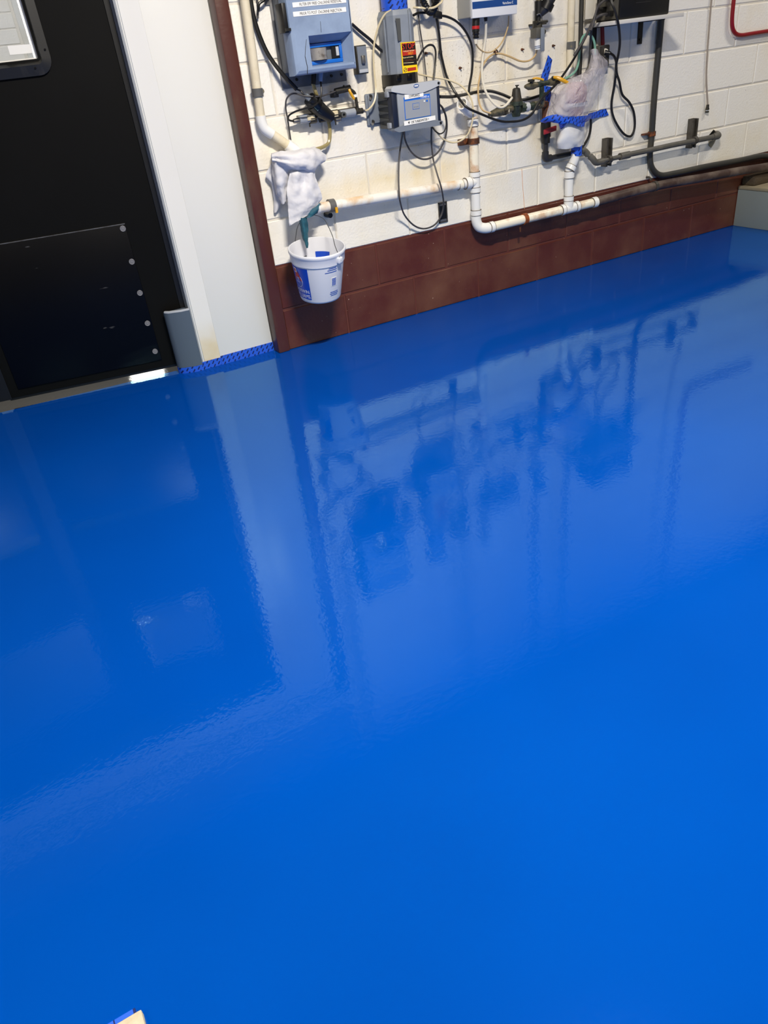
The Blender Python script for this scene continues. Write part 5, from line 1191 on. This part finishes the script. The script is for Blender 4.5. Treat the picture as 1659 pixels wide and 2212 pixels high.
part('nozzle', MB().tube([P(1064, 245, RO), P(1056, 247, RO)], [0.012, 0.008], 10), 'brass_dirty', t)
part('nut', MB().tube([P(1090, 237.5, RO), P(1084, 239, RO)], 0.025, 6), 'bronze_dark', t)
part('small_valve', MB().tube([P(1099, 236, RO + 0.015), P(1099, 246, RO + 0.02)], 0.006, 8).obox(P(1099, 244, RO + 0.022), (0.016, 0.003, 0.003), (XA, OUT, UP)), 'steel', t, 'small tee handle valve')
part('right_union', MB().tube([P(1124, 233, RO), P(1133, 232, RO)], 0.022, 8), 'bronze_green', t)
part('white_collar', MB().tube([P(1132, 232, RO), P(1141, 231, RO)], 0.021, 16), 'box_light', t, 'pale collar')
part('right_barrel', MB().tube([P(1140, 231, RO), P(1158, 228, RO)], 0.018, 10), 'bronze_green', t)
part('hex_nut', MB().tube([P(1152, 229, RO), P(1160, 228, RO)], 0.023, 6), 'brass_dirty', t)
part('elbow', MB().tube([P(1159, 228, RO), P(1169, 227, RO), P(1170, 216, RO + 0.005)], 0.015, 12, smooth=4), 'brass_dirty', t, 'brass elbow')
part('riser', MB().tube([P(1170, 219, RO + 0.005), P(1170, 186, RO + 0.02)], 0.012, 12), 'bronze_green', t)
part('manifold', MB().tube([P(1160, 183, RO + 0.02), P(1200, 175.5, RO + 0.02)], 0.012, 12), 'bronze_green', t, 'green manifold')
part('left_valve', MB().tube([P(1161, 183, RO + 0.02), P(1152, 185, RO + 0.02), P(1141, 187, RO + 0.02), P(1134, 187, RO + 0.02)], [0.011, 0.017, 0.015, 0.007], 12), 'brass_dirty', t, 'left brass valve')
part('left_stem', MB().tube([P(1149, 182, RO + 0.025), P(1147, 174, RO + 0.03)], 0.008, 8).obox(P(1147.5, 174, RO + 0.03), (0.014, 0.01, 0.006), (XA, OUT, UP), 0.002), 'bronze_dark', t)
part('left_handle', MB().tube([P(1148, 174, RO + 0.03), P(1155, 169, RO + 0.04), P(1164, 170, RO + 0.05), P(1174, 172.5, RO + 0.055)], 0.005, 8, smooth=4), 'handle_yellow', t, 'yellow lever')
part('right_valve', MB().tube([P(1183, 179, RO + 0.02), P(1194, 176, RO + 0.02), P(1208, 174, RO + 0.02)], [0.013, 0.019, 0.014], 12), 'brass_dirty', t, 'right brass valve')
part('right_stem', MB().tube([P(1195, 173, RO + 0.03), P(1195.5, 166, RO + 0.035)], 0.010, 8), 'bronze_dark', t)
part('right_handle', MB().tube([P(1196, 167, RO + 0.04), P(1204, 168, RO + 0.055), P(1215, 173, RO + 0.07), P(1227, 179.5, RO + 0.075)], [0.006, 0.008, 0.009, 0.008], 8, smooth=4), 'handle_yellow', t, 'yellow lever')
part('cross_union', MB().tube([P(1168, 227, RO - 0.01), P(1180, 225, 0.034)], 0.016, 10), 'rust', t, 'rusty union')
part('wall_standoff', MB().cyl(P(1112, 236, 0.0), P(1115, 238, RO), 0.010, None, 10), 'bronze_dark', t)
# ---- green hose loop at the bag neck
cab('hose', [(1286, 118, 0.09), (1284, 92, 0.09), (1276, 76, 0.085), (1266, 74, 0.075), (1257, 83, 0.065), (1252, 106, 0.06), (1250, 132, 0.06), (1244, 152, 0.07), (1230, 165, 0.085), (1210, 174, 0.09)], 5, 'tube_green', 'clear green hose arching from bag neck to brass valve', 'hose')
cab('cable', [(1276, 252, 0.03), (1276, 275, 0.025), (1271, 297, 0.025), (1258, 318, 0.03), (1248, 326, 0.04)], 5, 'cable_black', 'black cable curving out under tape beside wrapped drain')
# ---- white wrap and blue tape at the drain top, clear bag above
WO = 0.10
wr = MB().sheet(rows_px([
    [(1205, 250, 0.05), (1207, 262, 0.11), (1222, 264, 0.15), (1242, 264, 0.155), (1260, 262, 0.12), (1264, 250, 0.05)],
    [(1208, 278, 0.045), (1210, 284, 0.11), (1224, 284, 0.155), (1244, 284, 0.155), (1259, 283, 0.115), (1263, 276, 0.045)],
    [(1203, 302, 0.045), (1205, 306, 0.11), (1222, 304, 0.145), (1242, 304, 0.145), (1258, 303, 0.115), (1261, 300, 0.05)],
    [(1202, 318, 0.05), (1207, 321, 0.10), (1222, 322, 0.13), (1238, 318, 0.13), (1254, 316, 0.115), (1259, 312, 0.06)]]), 6, 6, 0.003, 0.006, 24, 6)
single('plastic_wrap', wr, 'plastic_white', 'white plastic sheet wrapped round drain top below clear bag', 'plastic sheet', angle=70)
pr = thing('sampling_probe', 'dull pink sampling head inside clear plastic bag', 'probe', P(1243, 250, 0.09))
part('head', MB().lathe(P(1243, 250, 0.09), UP, [(0, 0.03), (0.03, 0.045), (0.10, 0.055), (0.13, 0.05), (0.15, 0.03)], 18), 'probe_pink', pr)
part('stem', MB().cyl(P(1252, 192, 0.09), P(1284, 120, 0.085), 0.012, 0.010, 10), 'pipe_grey', pr)
part('clamp', MB().ring(P(1243, 225, 0.09), UP, 0.055, 0.06, 0.016), 'box_light', pr)
bg = MB().sheet(rows_px([
    [(1277, 108, 0.09), (1281, 106, 0.11), (1288, 106, 0.115), (1296, 112, 0.10), (1301, 118, 0.085)],
    [(1276, 128, 0.09), (1282, 126, 0.12), (1293, 126, 0.13), (1304, 130, 0.11), (1313, 136, 0.08)],
    [(1262, 156, 0.09), (1275, 150, 0.13), (1288, 150, 0.15), (1300, 156, 0.13), (1308, 160, 0.08)],
    [(1210, 178, 0.085), (1232, 176, 0.16), (1256, 178, 0.185), (1280, 180, 0.16), (1301, 178, 0.075)],
    [(1196, 192, 0.08), (1216, 200, 0.17), (1244, 204, 0.20), (1272, 204, 0.165), (1295, 198, 0.07)],
    [(1190, 216, 0.075), (1210, 226, 0.165), (1238, 230, 0.195), (1264, 228, 0.16), (1287, 220, 0.065)],
    [(1181, 240, 0.075), (1204, 246, 0.155), (1234, 250, 0.18), (1258, 250, 0.15), (1277, 240, 0.065)],
    [(1177, 254, 0.08), (1202, 250, 0.14), (1230, 255, 0.165), (1256, 258, 0.14), (1273, 246, 0.07)]]), 9, 9, 0.0012, 0.010, 13, 8)
single('plastic_bag', bg, 'bag_clear', 'crumpled clear plastic bag tied over sampling head', 'bag', angle=60)
def tape_poly(px_rows, label, seed=1.0): return single('masking_tape', MB().sheet(rows_px(px_rows), 5, 3, 0.0012, 0.0015, 40, seed), 'tape_blue', label, 'tape')
tape_poly([[(1184, 119, 0.006), (1188.5, 124, 0.006), (1193, 129, 0.006)], [(1176, 145, 0.006), (1182, 148, 0.008), (1188, 152, 0.006)], [(1166, 173, 0.006), (1174, 176, 0.012), (1181, 178, 0.006)]], 'blue masking tape strip slanting up above yellow levers')
tape_poly([[(1174, 185, 0.006), (1182, 186, 0.012), (1191, 188, 0.006)], [(1178, 205, 0.006), (1184, 206, 0.01), (1190, 207, 0.006)], [(1180, 228, 0.006), (1184, 229, 0.008), (1188, 230, 0.006)]], 'short blue masking tape strip behind left edge of bag', 2)
tape_poly([[(1167, 261, 0.10), (1180, 252, 0.13), (1205, 247, 0.16), (1232, 251, 0.175), (1262, 250, 0.15), (1278, 246, 0.06)], [(1170, 264, 0.10), (1182, 261, 0.13), (1206, 259, 0.165), (1232, 260, 0.178), (1262, 260, 0.15), (1276, 254, 0.06)], [(1178, 266, 0.095), (1186, 263, 0.12), (1210, 267, 0.165), (1232, 266, 0.178), (1248, 270, 0.16), (1270, 261, 0.06)]], 'blue masking tape band wrapped round drain under bag', 3)
tape_poly([[(1203, 254, 0.155), (1216, 258, 0.17), (1232, 258, 0.178)], [(1207, 266, 0.155), (1216, 266, 0.17), (1226, 264, 0.178)], [(1211, 280, 0.135), (1213, 279, 0.14), (1216, 277, 0.15)]], 'pointed blue masking tape end hanging left on white wrap', 4)
tape_poly([[(1232, 256, 0.178), (1248, 258, 0.165), (1264, 257, 0.14)], [(1236, 265, 0.178), (1250, 267, 0.165), (1263, 267, 0.14)], [(1246, 272, 0.17), (1254, 273.5, 0.165), (1262, 274, 0.14)]], 'blue masking tape flap hanging right on white wrap', 5)
tape_poly([[(1270, 246, 0.06), (1290, 240, 0.012), (1309, 235, 0.005)], [(1270, 252, 0.06), (1291, 247, 0.012), (1312, 242, 0.005)], [(1269, 259, 0.06), (1291, 254, 0.012), (1315, 249, 0.005)]], 'blue masking tape strip stuck right onto block wall', 6)
single('masking_tape', MB().tube([P(1245, 336, 0.085), P(1246, 314, 0.085)], R2 * 1.22, 24), 'tape_blue', 'blue masking tape collar round white drain below wrap', 'tape')
# ---- hanging clear tube with connector and red conduit loop
t = thing('hose_connector', 'smoky tube hanging straight with ringed connector at end', 'tube', P(1528, 242, 0.012))
part('tube', pxtube(rise(1537, 0, 0.008, (1.75, 0.9, 0.4, 0.14)) + [(1537, 0, 0.008), (1532, 60, 0.008), (1528, 115, 0.008), (1526, 170, 0.009), (1529, 228, 0.012)], 3.6), 'tube_smoke', t)
q = P(1529, 226, 0.014)
part('barb', MB().lathe(q, -UP, [(0, 0.008), (0.018, 0.009), (0.019, 0.011), (0.026, 0.011), (0.027, 0.007), (0.032, 0.007), (0.033, 0.011), (0.040, 0.011), (0.042, 0.007)], 14), 'bronze_dark', t, 'dark ringed connector')
part('collar', MB().cyl(q - UP * 0.0275, q - UP * 0.032, 0.0085, None, 14), 'box_light', t)
t = thing('red_conduit', 'dark red conduit with rounded corner at top right', 'conduit', P(1620, 70, 0.02))
part('pipe', pxtube(rise(1585, 0, 0.02, (1.75, 0.9, 0.4, 0.14)) + [(1585, 0, 0.02), (1581.5, 40, 0.02), (1583, 62, 0.02), (1590, 73, 0.02), (1602, 76, 0.02), (1622, 73, 0.02), (1660, 67, 0.02), (1750, 53, 0.02)], 8.2, n=14), 'conduit_red', t)
# ---- small wall bolts and stains
for (px, py, lab) in ((919, 115, 'rusty wall bolt left of black cable clip'), (993, 147, 'rusty wall bolt left of white hose loop'), (1127, 107, 'rusty wall bolt left of ball valve nozzle'), (1194, 99, 'rusty wall bolt right of ball valve lever')):
    b_ = MB().lathe(P(px, py, 0.0), OUT, [(0, 0.006), (0.004, 0.006), (0.005, 0.004), (0.016, 0.0035)], 10)
    single('wall_bolt', b_, 'rust', lab, 'bolt', 'rusty bolts in the block wall')
single('rust_streak', MB().tube([P(1127, 365, 0.0005), P(1129, 400, 0.0005), P(1133, 452, 0.0005)], 0.0012, 6), 'rust_light', 'thin orange rust streak on wall above rusty clamp', 'stain')
